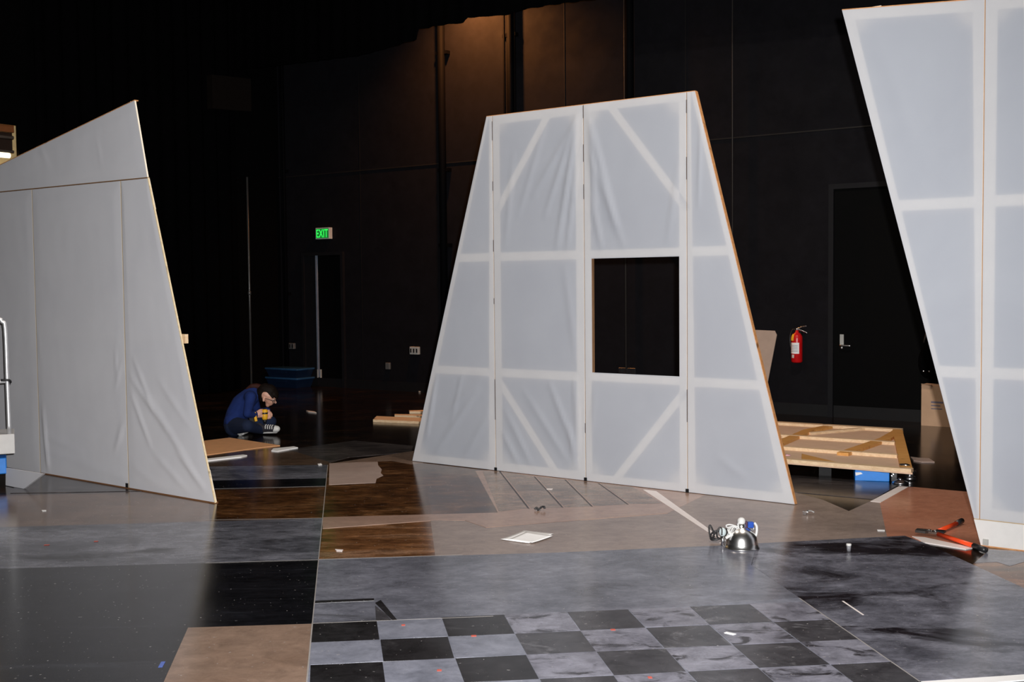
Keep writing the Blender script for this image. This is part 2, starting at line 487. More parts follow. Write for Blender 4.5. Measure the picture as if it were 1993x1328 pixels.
sheet([(366, 1222), (608, 1214.5), (597, 1328), (590, 1400), (286, 1400)], M_TANB, 0.0040, label='bare tan floor sheet beside the checkerboard')
# right of the seam
brown_far = sheet([(637, 904), (805, 890), (980, 912), (990, 1006), (628, 1013)], M_BROWN, 0.0032, label='dark brown mottled floor sheet under the flat with the window')
sheet([(641, 902), (735, 899), (736, 906), (743, 914), (741, 921), (746, 926), (733, 932), (731, 940), (640, 944)], M_PINK, 0.0042, label='pale mauve torn hardboard patch')
sheet([(640, 903), (805, 878), (830, 900), (800, 904), (760, 897), (735, 898)], M_TANB, 0.0038)
tanb = sheet([(628, 1007), (969, 998), (925, 917), (942, 916), (1150, 900), (1400, 950), (1300, 999), (946, 1027), (905, 1013), (846, 1013), (628, 1029)], M_TAN, 0.0040, label='light tan floor sheet with painted planks')
lowb = sheet([(628, 1030), (846, 1014), (905, 1014), (946, 1028), (1130, 1012), (1125, 1084), (620, 1096)], M_BROWN2, 0.0034, label='brown scuffed floor sheet with pale scratches')
tan2 = sheet([(838, 1013), (905, 1014), (946, 1028), (1300, 1000), (1250, 940), (1440, 930), (1601, 973), (1652, 995), (1694, 976), (1712, 978), (1728, 1052), (1440, 1072), (848, 1090)], M_TANW, 0.0036, label='wide reddish tan floor sheet around the clamp lamp, partly coloured as a reflection of the flat')  # left end paints the flat's reflection over the brown sheet; rest is bare board
grey = sheet([(620, 1089), (1080, 1076), (1474, 1059), (1462, 1100), (1556, 1164), (1223, 1189), (960, 1201), (608, 1215)], M_GREY, 0.0042, label='large plain grey floor sheet')
dark = sheet([(1474, 1058), (1761, 1043), (1809, 1061), (1893, 1099), (1993, 1145), (2080, 1186), (2080, 1308), (1790, 1326), (1556, 1164), (1463, 1100)], M_DARKSTREAK, 0.0044, label='large dark grey floor sheet with black veins')
check = sheet([(608, 1213), (960, 1196), (1223, 1183), (1556, 1160), (1790, 1327), (1900, 1405), (590, 1405)], M_CHECKG, 0.0040, label='floor sheet painted as a black and grey checkerboard')
sheet([(1790, 1327), (2080, 1307), (2080, 1317), (1805, 1338)], M_PAPER, 0.0050, name='floor_strip', label='pale cream strip along the dark sheet')
# right background
sheet([(1690, 978), (1694, 976), (1753, 946), (1878, 957), (1935, 962), (1985, 1062), (1890, 1066), (1800, 1054), (1765, 1050), (1722, 1054)], M_ORNG, 0.0035, label='orange brown floor sheet beside the tall flaring flat')
sheet([(1694, 976), (1752, 945.5), (1768, 947.5), (1714, 978)], M_STRIP, 0.0058, name='floor_strip', label='whitish strip on the orange brown sheet')
sheet([(1500, 922), (1667, 935), (1747, 945), (1700, 972), (1546, 958), (1500, 952)], M_GREYBROWN, 0.0035, label='grey brown board in front of the wooden frame')
sheet([(1251, 953), (1277, 956), (1408, 1050), (1386, 1041)], M_STRIP, 0.0055, name='floor_strip', label='whitish strip painted across the tan sheet')
sheet([(1775, 1044), (1800, 1046), (1893, 1066), (1880, 1069), (1800, 1056)], M_STRIP, 0.0062, name='floor_strip', label='white strip under the bolt cutter')
sheet([(1893, 1099), (1926, 1069), (2060, 1076), (2060, 1176), (1993, 1145)], M_BROWN2, 0.0036, label='brown floor sheet under the foot of the tall flaring flat')
sheet([(1897, 1096), (1926, 1070), (2050, 1078), (1965, 1102), (1940, 1094)], M_GREY, 0.0048, name='paint_patch')
# far floor
sheet([(560, 875), (690, 858), (805, 868), (800, 880), (680, 890), (642, 900)], M_GREYBROWN, 0.0030)

# plank lines painted on the tan sheet
def line_px(a, b, w, mat, parent, name='painted_line', z=0.0046):
    A, B = ground(*a, z), ground(*b, z); A.z = B.z = z
    s = (B - A).normalized().cross(Vector((0, 0, 1))) * w / 2
    return MB().prism([A - s, B - s, B + s, A + s], (0, 0, -0.0008)).build(name, mat, parent)
plank_l = [((935, 917), (966, 996)), ((972, 917), (1029, 990)), ((1040, 928), (1095, 988)), ((1100, 934), (1152, 986)), ((1165, 941), (1222, 982)), ((1230, 948), (1290, 980))]
for (a0, a1), (b0, b1) in zip(plank_l, plank_l[1:]):
    pts = [ground(a0[0] + 4, a0[1], 0.0045), ground(b0[0], b0[1], 0.0045), ground(b1[0], b1[1], 0.0045), ground(a1[0] + 5, a1[1], 0.0045)]
    for p in pts: p.z = 0.0045
    MB().prism(pts, (0, 0, -0.0005)).build('painted_plank', M_PLANKED, tanb)
for a, b in plank_l[1:5]:
    line_px(a, b, 0.012, M_LINE, tanb, z=0.0050)

# checkerboard squares
O0 = ground(607.5, 1214.5); ex = (ground(1223, 1188) - O0) / 5.0
ey = (ground(604, 1297) - O0) / 2.0
cl_a, cl_b = ground(1556, 1166), ground(1790, 1328)
cl_n = (cl_b - cl_a).cross(Vector((0, 0, 1)))
if cl_n.dot(O0 - cl_a) < 0: cl_n = -cl_n
def clip(poly):
    out = []
    for i, p in enumerate(poly):
        q = poly[(i + 1) % len(poly)]
        dp, dq = (p - cl_a).dot(cl_n), (q - cl_a).dot(cl_n)
        if dp >= 0: out.append(p)
        if (dp >= 0) != (dq >= 0): out.append(p + (q - p) * (dp / (dp - dq)))
    return out
for j in range(5):
    for i in range(11):
        g = 0.0025
        base = O0 + ex * i + ey * j
        corners = [base, base + ex, base + ex + ey, base + ey]
        c = sum(corners, Vector()) / 4
        corners = [c + (p - c) * 0.985 + Vector((random.uniform(-g, g), random.uniform(-g, g), 0)) for p in corners]
        for p in corners: p.z = 0.0050
        poly = clip(corners)
        if len(poly) < 3: continue
        if (i + j) % 2 == 0: m = M_CHECKD if i < 3 else M_CHECKDF
        else: m = M_CHECKG if i < 3 else M_CHECKM
        MB().prism(poly, (0, 0, -0.0008)).build('painted_square', m, check)

# black framed hatch drawn on the grey sheet
line_px((613, 1172), (728, 1167), 0.045, M_CHECKD, grey, z=0.0050)
for pix in ([(730, 1174), (741, 1168), (773, 1207), (764, 1208)], [(730, 1179), (752, 1196), (762, 1208), (732, 1209)]):
    pts = [ground(x, y, 0.005) for x, y in pix]
    for p in pts: p.z = 0.005
    MB().prism(pts, (0, 0, -0.0008)).build('paint_patch', M_CHECKDF if pix[0][1] > 1175 else M_CHECKD, grey)
# bright worn joints between the sheets
for a, b, w in (((638, 905), (628, 1008), .008), ((628, 1008), (620, 1088), .008), ((620, 1088), (608, 1213), .007), ((608, 1213), (597, 1328), .009),
                ((400, 1096), (620, 1089.5), .004), ((400, 1012), (628, 1008.5), .006), ((405, 952), (633, 946.5), .006), ((620, 1089), (900, 1080), .006), ((608, 1213.5), (960, 1199.5), .006), ((1556, 1164.5), (1790, 1326.5), .008)):
    line_px(a, b, w * .7, M_JOINT, floor, 'worn_joint', 0.0056)
# short red tape marks and specks
for x, y, w in ((91, 1061, 10), (187, 1054, 8), (922, 1238, 10), (1193, 1226, 9), (785, 1217, 7), (855, 1305, 9), (1265, 1319, 8)):
    line_px((x - w / 2, y), (x + w / 2, y - 0.3), 0.022, M_TAPE, floor, 'tape_mark', 0.0060)
line_px((1640, 1170), (1680, 1197), 0.010, M_STRIP, dark, 'scratch', 0.0050)
line_px((312, 1299), (318, 1288), 0.018, plain('blue paint drip', (0.10, 0.16, 0.50), 0.4), floor, 'paint_drip', 0.0050)

# ------------------------------------------------------------------ the muslin flats
def seg_dist(p, a, b):
    ab = (b[0] - a[0], b[1] - a[1]); L2 = ab[0] ** 2 + ab[1] ** 2
    t = ((p[0] - a[0]) * ab[0] + (p[1] - a[1]) * ab[1]) / L2
    tc = max(0, min(1, t))
    q = (a[0] + ab[0] * tc, a[1] + ab[1] * tc)
    return math.hypot(p[0] - q[0], p[1] - q[1]), tc

def cover(pl, quad, mat, parent, wrinkles, hole=None, name='muslin_cover', out=0.003, amp=0.004, cell=0.024):
    """muslin stretched over one panel; quad = (u,z) corners bl, br, tr, tl"""
    bl, br, tr, tl = quad
    W_ = max(br[0] - bl[0], tr[0] - tl[0]); H_ = max(tl[1] - bl[1], tr[1] - br[1])
    ss = [i / max(2, round(W_ / cell)) for i in range(max(2, round(W_ / cell)) + 1)]
    ts = [i / max(2, round(H_ / cell)) for i in range(max(2, round(H_ / cell)) + 1)]
    if hole:
        for lst, vals, lo, span in ((ss, (hole[0], hole[1]), bl[0], W_), (ts, (hole[2], hole[3]), bl[1], H_)):
            for v in vals:
                k = (v - lo) / span
                i = min(range(1, len(lst) - 1), key=lambda q: abs(lst[q] - k)); lst[i] = k
    mb = MB(); grid = []
    for t in ts:
        row = []
        for s in ss:
            u = (bl[0] * (1 - s) + br[0] * s) * (1 - t) + (tl[0] * (1 - s) + tr[0] * s) * t
            z = (bl[1] * (1 - s) + br[1] * s) * (1 - t) + (tl[1] * (1 - s) + tr[1] * s) * t
            edge = min(1.0, min(s, 1 - s) * W_ / 0.09, min(t, 1 - t) * H_ / 0.09)
            if hole:
                dx = max(hole[0] - u, u - hole[1], 0); dz = max(hole[2] - z, z - hole[3], 0)
                edge = min(edge, math.hypot(dx, dz) / 0.09)
            w = amp * (0.5 + 0.5 * noise.noise(Vector((u * 2.2, z * 1.1, 3.1)))) + 0.4 * amp * (0.5 + 0.5 * noise.noise(Vector((u * 9, z * 4, 7.7))))
            for a, b, A, wid in wrinkles:
                d, tc = seg_dist((u, z), a, b)
                if d < 3 * wid: w += A * math.exp(-(d / wid) ** 2) * math.sin(math.pi * min(1, 0.12 + tc * 0.76))
            row.append(mb.bm.verts.new(pl.pt(u, z, out + w * edge)))
        grid.append(row)
    for j in range(len(ts) - 1):
        for i in range(len(ss) - 1):
            if hole:
                c = (grid[j][i].co + grid[j + 1][i + 1].co) / 2
                u, z = (c - pl.a).dot(pl.d), c.z
                if hole[0] < u < hole[1] and hole[2] < z < hole[3]: continue
            mb.bm.faces.new((grid[j][i], grid[j][i + 1], grid[j + 1][i + 1], grid[j + 1][i]))
    return mb.build(name, mat, parent, True)

def board(pl, poly, parent, name, mat=None, d0=0.0, d1=-0.032):
    return MB().prism([pl.pt(u, z, d0) for u, z in poly], pl.n * (d1 - d0)).build(name, mat or M_FRAMEWOOD, parent)

def lerp(a, b, t): return (a[0] + (b[0] - a[0]) * t, a[1] + (b[1] - a[1]) * t)
def bar_poly(a, b, w):
    dx, dz = b[0] - a[0], b[1] - a[1]; L = math.hypot(dx, dz); nx, nz = -dz / L * w / 2, dx / L * w / 2
    return [(a[0] - nx, a[1] - nz), (b[0] - nx, b[1] - nz), (b[0] + nx, b[1] + nz), (a[0] + nx, a[1] + nz)]

def panel_frame(pl, quad, parent, toggles=(), braces=(), sw=0.075, gap=0.004, d1=-0.032, d0=0.0, blocks=True):
    """stiles, rails, toggles, corner braces and plywood corner blocks of one panel"""
    bl, br, tr, tl = quad
    swb, swt = min(sw, (br[0] - bl[0]) * .48), min(sw, (tr[0] - tl[0]) * .48)
    def inset(p, q, k):  # point moved k metres in +u
        return (p[0] + k, p[1])
    board(pl, [bl, inset(bl, 0, swb), inset(tl, 0, swt), tl], parent, 'stile', d0=d0, d1=d1)
    board(pl, [inset(br, 0, -swb), br, tr, inset(tr, 0, -swt)], parent, 'stile', d0=d0, d1=d1)
    def at_z(p, q, z): return lerp(p, q, (z - p[1]) / (q[1] - p[1]))
    def rail(zl0, zl1, zr0, zr1, nm):
        a, b, c, d = at_z(bl, tl, zl0), at_z(br, tr, zr0), at_z(br, tr, zr1), at_z(bl, tl, zl1)
        if b[0] - a[0] < 2 * sw + .02: return
        k = .012
        board(pl, [(a[0] + k, a[1]), (b[0] - k, b[1]), (c[0] - k, c[1]), (d[0] + k, d[1])], parent, nm, d0=d0 - .0006, d1=d1 + .001)
    rail(bl[1], bl[1] + sw, br[1], br[1] + sw, 'rail')
    if tl[1] - tr[1] > 0.2 or tr[1] - tl[1] > 0.2:
        board(pl, [(tl[0] + sw, tl[1] - sw), (tr[0] - sw, tr[1] - sw), tr, tl], parent, 'rail', d0=d0, d1=d1)
    else:
        rail(tl[1] - sw, tl[1], tr[1] - sw, tr[1], 'rail')
    for zl, zr in toggles: rail(zl - sw * 0.5, zl + sw * 0.5, zr - sw * 0.5, zr + sw * 0.5, 'toggle')
    for a, b in braces: board(pl, bar_poly(a, b, 0.066), parent, 'corner_brace', d0=d0, d1=d1)
    if blocks:
        k = 0.24
        for c, sx, sz, e in ((bl, 1, 1, tl), (br, -1, 1, tr), (tr, -1, -1, br), (tl, 1, -1, bl)):
            w = min(k, (br[0] - bl[0] if sz > 0 else tr[0] - tl[0]) - 0.02)
            if w < 0.1: continue
            e2 = at_z(c, e, c[1] + sz * k)
            board(pl, [c, (c[0] + sx * w, c[1]), e2], parent, 'corner_block', d0=d1 - 0.001, d1=d1 - 0.008)

def px_wr(pl, lst): return [(pl.uz(*a), pl.uz(*b), A, wd) for a, b, A, wd in lst]

# --- the flat with the window, standing between the two others
CF = Plane(ground(803, 898, 0.004), ground(1547, 983, 0.004))
root = empty('stage_flat', CF.pt(CF.w / 2, 0.0))
tag(root, 'white muslin stage flat with a square window opening, tapering to a narrower top', 'stage flat')
zb = 0.008
zt = (CF.uz(947, 226)[1] + CF.uz(1353, 179)[1]) / 2
uTL, uTR = CF.uz(947, 226)[0], CF.uz(1353, 179)[0]
s1 = CF.uz(962, 570)[0]; s2 = CF.uz(1138, 570)[0]; s3 = CF.uz(1337.5, 570)[0]
g = 0.003
zU = (CF.uz(925, 497)[1] + CF.uz(1380, 494)[1]) / 2
zLo = (CF.uz(890, 720)[1] + CF.uz(1410, 748)[1]) / 2
quads = [[(0, zb), (s1 - g, zb), (s1 - g, zt), (uTL, zt)],
         [(s1 + g, zb), (s2 - g, zb), (s2 - g, zt), (s1 + g, zt)],
         [(s2 + g, zb), (s3 - g, zb), (s3 - g, zt), (s2 + g, zt)],
         [(s3 + g, zb), (CF.w, zb), (uTR, zt), (s3 + g, zt)]]
h0, h1 = CF.uz(1152.5, 620)[0], CF.uz(1322.5, 620)[0]
hz1 = (CF.uz(1152, 503)[1] + CF.uz(1322, 500)[1]) / 2; hz0 = (CF.uz(1152, 725)[1] + CF.uz(1322, 733)[1]) / 2
wr_c = px_wr(CF, [((1128, 215), (1085, 480), .016, .022), ((1122, 230), (1062, 420), .012, .020), ((1118, 240), (1040, 380), .010, .025), ((1125, 300), (1105, 485), .012, .015),
    ((1060, 250), (1010, 420), .007, .02), ((1145, 215), (1160, 400), .014, .02), ((1148, 235), (1200, 440), .013, .022), ((1150, 300), (1215, 480), .010, .025), ((1152, 380), (1172, 485), .012, .016),
    ((1325, 300), (1300, 470), .008, .02), ((1365, 230), (1360, 400), .006, .02), ((1120, 740), (1126, 880), .014, .016), ((1070, 745), (1122, 880), .012, .022), ((1020, 760), (1110, 905), .008, .025),
    ((1110, 830), (1120, 905), .013, .018), ((985, 800), (1035, 905), .009, .02), ((978, 840), (1010, 905), .010, .016), ((850, 735), (832, 850), .012, .02), ((945, 735), (870, 800), .007, .03), ((930, 760), (850, 880), .009, .03),
    ((900, 730), (880, 820), .006, .02), ((955, 800), (900, 900), .006, .03), ((1100, 520), (1122, 700), .006, .03), ((1400, 890), (1450, 930), .006, .03), ((1160, 760), (1150, 850), .006, .02), ((1000, 300), (985, 480), .006, .02)])
for k, q in enumerate(quads):
    cover(CF, q, M_MUSLIN, root, wr_c, (h0, h1, hz0, hz1) if k == 2 else None, amp=0.0035)
panel_frame(CF, quads[0], root, [(zU, zU), (zLo, zLo)], sw=0.072)
panel_frame(CF, quads[1], root, [(zU, zU), (zLo, zLo)], [(CF.uz(1068, 222), CF.uz(968, 412)), (CF.uz(972, 742), CF.uz(1082, 918))])
panel_frame(CF, quads[2], root, [(hz1 + .037, hz1 + .037), (hz0 - .037, hz0 - .037)], [(CF.uz(1188, 206), CF.uz(1338, 408)), (CF.uz(1334, 762), CF.uz(1200, 932))], sw=min(.075, h0 - s2 - g - .001, s3 - g - h1 - .001))
panel_frame(CF, quads[3], root, [(zU, zU), (zLo, zLo)], sw=0.072)
# jambs of the window opening
for a, b in ((h0 - .003, h0 + .002), (h1 - .002, h1 + .003)):
    if b > a: board(CF, [(a, hz0), (b, hz0), (b, hz1), (a, hz1)], root, 'window_jamb', M_SEAM)
board(CF, [(CF.w - .001, zb), (CF.w + .004, zb), (uTR + .004, zt), (uTR - .001, zt)], root, 'edge_strip', M_PINEDGE, 0.002, -0.034)
board(CF, [(uTL, zt), (uTR, zt), (uTR, zt + .005), (uTL, zt + .005)], root, 'edge_strip', M_PINEDGE, 0.002, -0.034)
for u in (s1, s2, s3):
    MB().box(CF.pt(u, 0.020, 0.006), (0.024, 0.012, 0.026), rotm(CF.d)).build('hinge_foot', M_BLACK, root)
for u in (s1, s2, s3):
    board(CF, [(u - .0028, zb), (u + .0028, zb), (u + .0028, zt), (u - .0028, zt)], root, 'seam_strip', M_SEAM, 0.001, -0.02)
M_HINGE = plain('dark hinge', (0.09, 0.055, 0.035), 0.6)
for u, z, h in ((s1, 2.85, .16), (s1, 2.42, .08), (s1, 1.9, .10), (s1, 1.45, .05), (s1, .45, .35), (s2, 2.95, .10), (s2, 2.6, .14), (s2, 2.3, .12), (s2, .4, .08), (s3, 2.40, .17), (s3, 2.9, .1), (s3, .55, .25)):
    board(CF, [(u - .003, z), (u + .003, z), (u + .003, z + h), (u - .003, z + h)], root, 'hinge_pin', M_HINGE, 0.005, 0.001)
# a jack brace holds the flat up from behind
jb = MB()
MB().tube([CF.pt(.85, 2.0, -0.045), CF.pt(.85, 0.05, -1.0)], 0.02, smooth=1).build('jack_brace', M_PINE, root)
MB().box(CF.pt(.85, 0.025, -0.54), (0.06, 1.0, 0.04), rotm(CF.d)).build('brace_foot', M_PINE, root)

# --- the pointed flat with the sloping top
LF = Plane(ground(83, 922, 0.004), ground(418, 980, 0.004))
root = empty('stage_flat', LF.pt(LF.w / 2, 0))
tag(root, 'grey white muslin stage flat rising to a sharp point, behind the aluminium rail', 'stage flat')
uL0 = LF.uz(-90, 640)[0]
t1 = LF.uz(71, 640)[0]; t2 = LF.uz(243, 640)[0]
uE, zE1 = LF.uz(287, 346); zE2 = LF.uz(20, 372)[1]
uP, zP = LF.uz(262, 196); zL = LF.uz(0, 322)[1]; uLx = LF.uz(0, 322)[0]
zL0 = zL + (zP - zL) * (uL0 - uLx) / (uP - uLx)
zE0 = zE1 + (zE2 - zE1) * (uL0 - uE) / (LF.uz(20, 372)[0] - uE)
ze = lambda u: zE1 + (zE0 - zE1) * (u - uE) / (uL0 - uE)
g = .0055
q1 = [(uL0, zb), (t1 - g, zb), (t1 - g, ze(t1) - g), (uL0, ze(uL0) - g)]
q2 = [(t1 + g, zb), (t2 - g, zb), (t2 - g, ze(t2) - g), (t1 + g, ze(t1) - g)]
q3 = [(t2 + g, zb), (LF.w, zb), (uE, zE1 - g), (t2 + g, ze(t2) - g)]
q4 = [(uL0, zE0 + g), (uE, zE1 + g), (uP, zP), (uL0, zL0)]
wr_l = px_wr(LF, [((256, 735), (325, 835), .014, .022), ((258, 770), (295, 870), .013, .02), ((262, 700), (300, 800), .010, .02), ((290, 770), (395, 950), .012, .03), ((310, 740), (370, 830), .008, .03),
    ((84, 790), (97, 925), .020, .022), ((242, 690), (225, 760), .007, .02), ((246, 810), (225, 880), .010, .025), ((95, 850), (160, 880), .008, .03), ((300, 880), (370, 960), .010, .025), ((345, 880), (400, 950), .010, .02),
    ((75, 640), (80, 700), .008, .015), ((100, 880), (250, 930), .008, .04), ((250, 900), (330, 960), .006, .03), ((225, 680), (230, 740), .008, .012), ((60, 250), (95, 320), .004, .03), ((190, 270), (200, 330), .004, .02)])
wr_l = [(a, b, A * .7, w_) for a, b, A, w_ in wr_l]
for q in (q1, q2, q3, q4): cover(LF, q, M_MUSLINL, root, wr_l, amp=0.005)
for q, tg in ((q1, [(1.2, 1.2)]), (q2, [(1.2, 1.2)]), (q3, [(1.2, 1.2)])): panel_frame(LF, q, root, tg, sw=0.07, d1=-0.012)
panel_frame(LF, q4, root, sw=0.06, blocks=False, d1=-0.012)
board(LF, [(LF.w - .001, zb), (LF.w + .006, zb), (uE + .006, zE1), (uE - .001, zE1)], root, 'edge_strip', M_PALEDGE, 0.002, -0.012)
board(LF, [(uL0, zL0), (uP, zP), (uP, zP + .007), (uL0, zL0 + .007)], root, 'edge_strip', M_PINEDGE, 0.002, -0.034)
board(LF, [(t1, zb - .007), (LF.w, zb - .007), (LF.w, zb + .004), (t1, zb + .004)], root, 'edge_strip', plain('dark toe strip', (0.20, 0.09, 0.035), 0.6), 0.006, -0.03)
MB().box(LF.pt(t2 - .02, 0.028, 0.006), (0.024, 0.012, 0.035), rotm(LF.d)).build('hinge_foot', M_BLACK, root)
for u in (t1, t2):
    board(LF, [(u - .0054, zb), (u + .0054, zb), (u + .0054, ze(u)), (u - .0054, ze(u))], root, 'seam_strip', M_SEAML, 0.001, -0.02)
board(LF, [(uL0, zE0 - .004), (uE, zE1 - .004), (uE, zE1 + .004), (uL0, zE0 + .004)], root, 'seam_strip', M_SEAM, 0.001, -0.02)
bu, bz = LF.uz(350, 660)
MB().box(LF.pt(bu - 0.01, bz, -0.04), (0.08, 0.03, 0.07), rotm(LF.d)).build('corner_block', M_PINE, root)
g = .003
# white low panel in front of it
fp = [ground(-40, 935, .004), ground(6, 942, .004), ground(46, 952, .004)]
TP = Plane(fp[2] - LF.d * .5, fp[2])
tp = [TP.uz(11, 946), TP.uz(46, 952), TP.uz(84, 923), TP.uz(11, 911)]
tp = [(u, max(z, 0.005)) for u, z in tp]
o = MB().prism([TP.pt(u, z) for u, z in tp], -TP.n * 0.02).build('low_panel', M_MUSLINL)
tag(o, 'low white slanted panel standing on the floor at the foot of the pointed flat', 'panel')

# --- the tall flaring flat
RA = ground(1909, 1062, 0.004)
RF = Plane(RA, RA + Vector((0.8, -0.6, 0)))
root = empty('stage_flat', RF.pt(0.5, 0))
tag(root, 'tall white muslin stage flat flaring wider to its top, beside the bolt cutter', 'stage flat')
v1 = RF.uz(1912, 520)[0]
uT, zT = RF.uz(1639, 20); zT2 = RF.uz(1890, 0)[1]; uT2 = RF.uz(1890, 0)[0]
zt_at = lambda u: zT + (zT2 - zT) * (u - uT) / (uT2 - uT)
zs = RF.uz(1950, 1016)[1]
def left_u(z): return uT + (0 - uT) * (zT - z) / (zT - zb)
v2 = v1 + 1.22
qa = [(left_u(zs), zs + g), (v1 - g, zs + g), (v1 - g, zt_at(v1)), (uT, zT)]
qb = [(v1 + g, zs + g), (v2, zs + g), (v2, zt_at(v2)), (v1 + g, zt_at(v1))]
wr_r = px_wr(RF, [((1700, 60), (1790, 300), .003, .05), ((1850, 100), (1840, 350), .003, .05)])
for q in (qa, qb): cover(RF, q, M_MUSLIN, root, wr_r, amp=0.0025)
zr1 = (RF.uz(1830, 396)[1] + RF.uz(1960, 391)[1]) / 2; zr2 = (RF.uz(1860, 723)[1] + RF.uz(1960, 729)[1]) / 2
panel_frame(RF, qa, root, [(zr1, zr1), (zr2, zr2)], sw=0.07)
panel_frame(RF, qb, root, [(zr1, zr1), (zr2, zr2)], sw=0.07)
board(RF, [(0, zb), (v2, zb), (v2, zs - g), (left_u(zs), zs - g)], root, 'bottom_plate', M_PLATE, 0.004, -0.032)
board(RF, [(0.0, zb - .008), (v2, zb - .008), (v2, zb), (0.0, zb)], root, 'edge_strip', M_PINEDGE, 0.005, -0.032)
board(RF, [(uT, zT), (v2, zt_at(v2)), (v2, zt_at(v2) + .006), (uT, zT + .006)], root, 'edge_strip', M_PINEDGE, 0.002, -0.034)
board(RF, [(v1 - .0028, zs), (v1 + .0028, zs), (v1 + .0028, zt_at(v1)), (v1 - .0028, zt_at(v1))], root, 'seam_strip', plain('amber seam strip', (0.36, 0.19, 0.08), 0.7), 0.001, -0.02)
board(RF, [(left_u(zs), zs - .003), (v2, zs - .003), (v2, zs + .003), (left_u(zs), zs + .003)], root, 'seam_strip', M_SEAML, 0.001, -0.02)
MB().box(RF.pt(0.03, 0.03, 0.012), (0.03, 0.014, 0.035), rotm(RF.d)).build('foot_plate', M_GREYPLATE, root)

# ------------------------------------------------------------------ back wall: doors, pipes, small fixtures
def wpt(px, py, out=0.0): return W.px(px, py, out)
def wall_rect(x0, y0, x1, y1):
    u0 = W.uz(x0, (y0 + y1) / 2)[0]; u1 = W.uz(x1, (y0 + y1) / 2)[0]
    xm = (x0 + x1) / 2
    return u0, u1, W.uz(xm, y1)[1], W.uz(xm, y0)[1]
def wbox(u0, u1, z0, z1, d0, d1): return MB().prism([W.pt(u0, z0, d0), W.pt(u1, z0, d0), W.pt(u1, z1, d0), W.pt(u0, z1, d0)], W.n * (d1 - d0))

# tall stage door with a lever handle
M_DOOR = plain('black door', (0.0012, 0.0012, 0.0014), 0.7, spec=0.08)
M_FRAMEBLK = plain('black door frame', (0.007, 0.007, 0.009), 0.6, spec=0.2)
u0 = W.uz(1624, 600)[0]; zd = W.uz(1640, 368)[1]; u1 = u0 + 1.25
d2 = empty('door_2', W.pt((u0 + u1) / 2, 0)); tag(d2, kind='structure')
wbox(u0, u1, 0.0, zd, 0.002, 0.012).build('leaf', M_DOOR, d2)
fr = wbox(u0 - .06, u0, 0, zd + .06, 0.0, 0.05)
fr.prism([W.pt(u1, 0), W.pt(u1 + .06, 0), W.pt(u1 + .06, zd + .06), W.pt(u1, zd + .06)], W.n * .05)
fr.prism([W.pt(u0, zd), W.pt(u1, zd), W.pt(u1, zd + .06), W.pt(u0, zd + .06)], W.n * .05)
fr.build('door_frame', M_FRAMEBLK, d2)
a0, a1, b0, b1 = wall_rect(1635.5, 651, 1643, 671)
wbox(a0, a1, b0, b1, 0.012, 0.018).build('handle_plate', M_GREYPLATE, d2)
lz = W.uz(1645, 672.5)[1]; lu = W.uz(1639, 672)[0]
MB().tube([W.pt(lu, lz, .018), W.pt(lu, lz, .07), W.pt(lu + .03, lz, .08), W.pt(lu + .13, lz, .08)], 0.011).build('lever', M_STEEL, d2, True)
MB().cyl(W.pt(lu, W.uz(1639, 677)[1], .012), W.pt(lu, W.uz(1639, 677)[1], .03), .022).build('lock_cylinder', M_STEEL, d2, True)

# double door under the exit sign
u0 = W.uz(597, 620)[0]; um = W.uz(620.5, 620)[0]; u1 = W.uz(668, 620)[0]; zd = W.uz(640, 497)[1]
d1_ = empty('door_1', W.pt((u0 + u1) / 2, 0)); tag(d1_, kind='structure')
wbox(u0, um - .004, 0.02, zd, 0.002, 0.03).build('leaf', M_FRAMEBLK, d1_)
wbox(um + .004, u1, 0.02, zd, 0.002, 0.012).build('leaf', M_DOOR, d1_)
fr = wbox(u0 - .05, u0, 0, zd + .05, 0, .05)
fr.prism([W.pt(u1, 0), W.pt(u1 + .05, 0), W.pt(u1 + .05, zd + .05), W.pt(u1, zd + .05)], W.n * .05)
fr.prism([W.pt(u0, zd), W.pt(u1, zd), W.pt(u1, zd + .05), W.pt(u0, zd + .05)], W.n * .05)
fr.build('door_frame', M_FRAMEBLK, d1_)
wbox(um - .012, um + .012, 0.15, zd, 0.012, 0.045).build('meeting_strip', plain('blue grey metal', (0.16, 0.20, 0.27), 0.45), d1_)
z0, z1 = W.uz(622, 735)[1], W.uz(622, 719)[1]
wbox(um - .01, um + .012, z0, z1, 0.045, 0.05).build('bolt_plate', M_GREYPLATE, d1_)
wbox(um + .03, um + .055, z0, z1, 0.012, 0.03).build('bolt_plate', M_GREYPLATE, d1_)

# exit sign
ES = wpt(628, 456)
es = empty('exit_sign', ES); tag(es, 'small lit exit sign with green letters above the dark double door', 'exit sign')
eu0 = W.uz(620.5, 455)[0]; ez0, ez1 = W.uz(628, 466)[1], W.uz(628, 444)[1]
ew = 0.30
wbox(eu0, eu0 + ew, ez0, ez1, 0.0, 0.075).bevel(0.004, 1).build('housing', plain('white sign housing', (0.62, 0.64, 0.62), 0.5), es)
wbox(eu0 + .012, eu0 + ew - .012, ez0 + .014, ez1 - .014, .0755, .078).build('face', emit('sign face glow', (0.02, 0.75, 0.10), 0.22), es)
tc = bpy.data.curves.new('t', 'FONT'); tc.body = 'EXIT'; tc.align_x = 'CENTER'; tc.align_y = 'CENTER'; tc.size = 0.155; tc.extrude = 0.001; tc.offset = 0.0
to = bpy.data.objects.new('t', tc); COL.objects.link(to)
tm = bpy.data.meshes.new_from_object(to.evaluated_get(bpy.context.evaluated_depsgraph_get()))
bpy.data.objects.remove(to)
mb = MB(); mb.bm.from_mesh(tm)
xs = [v.co.x for v in mb.bm.verts]; ys = [v.co.y for v in mb.bm.verts]
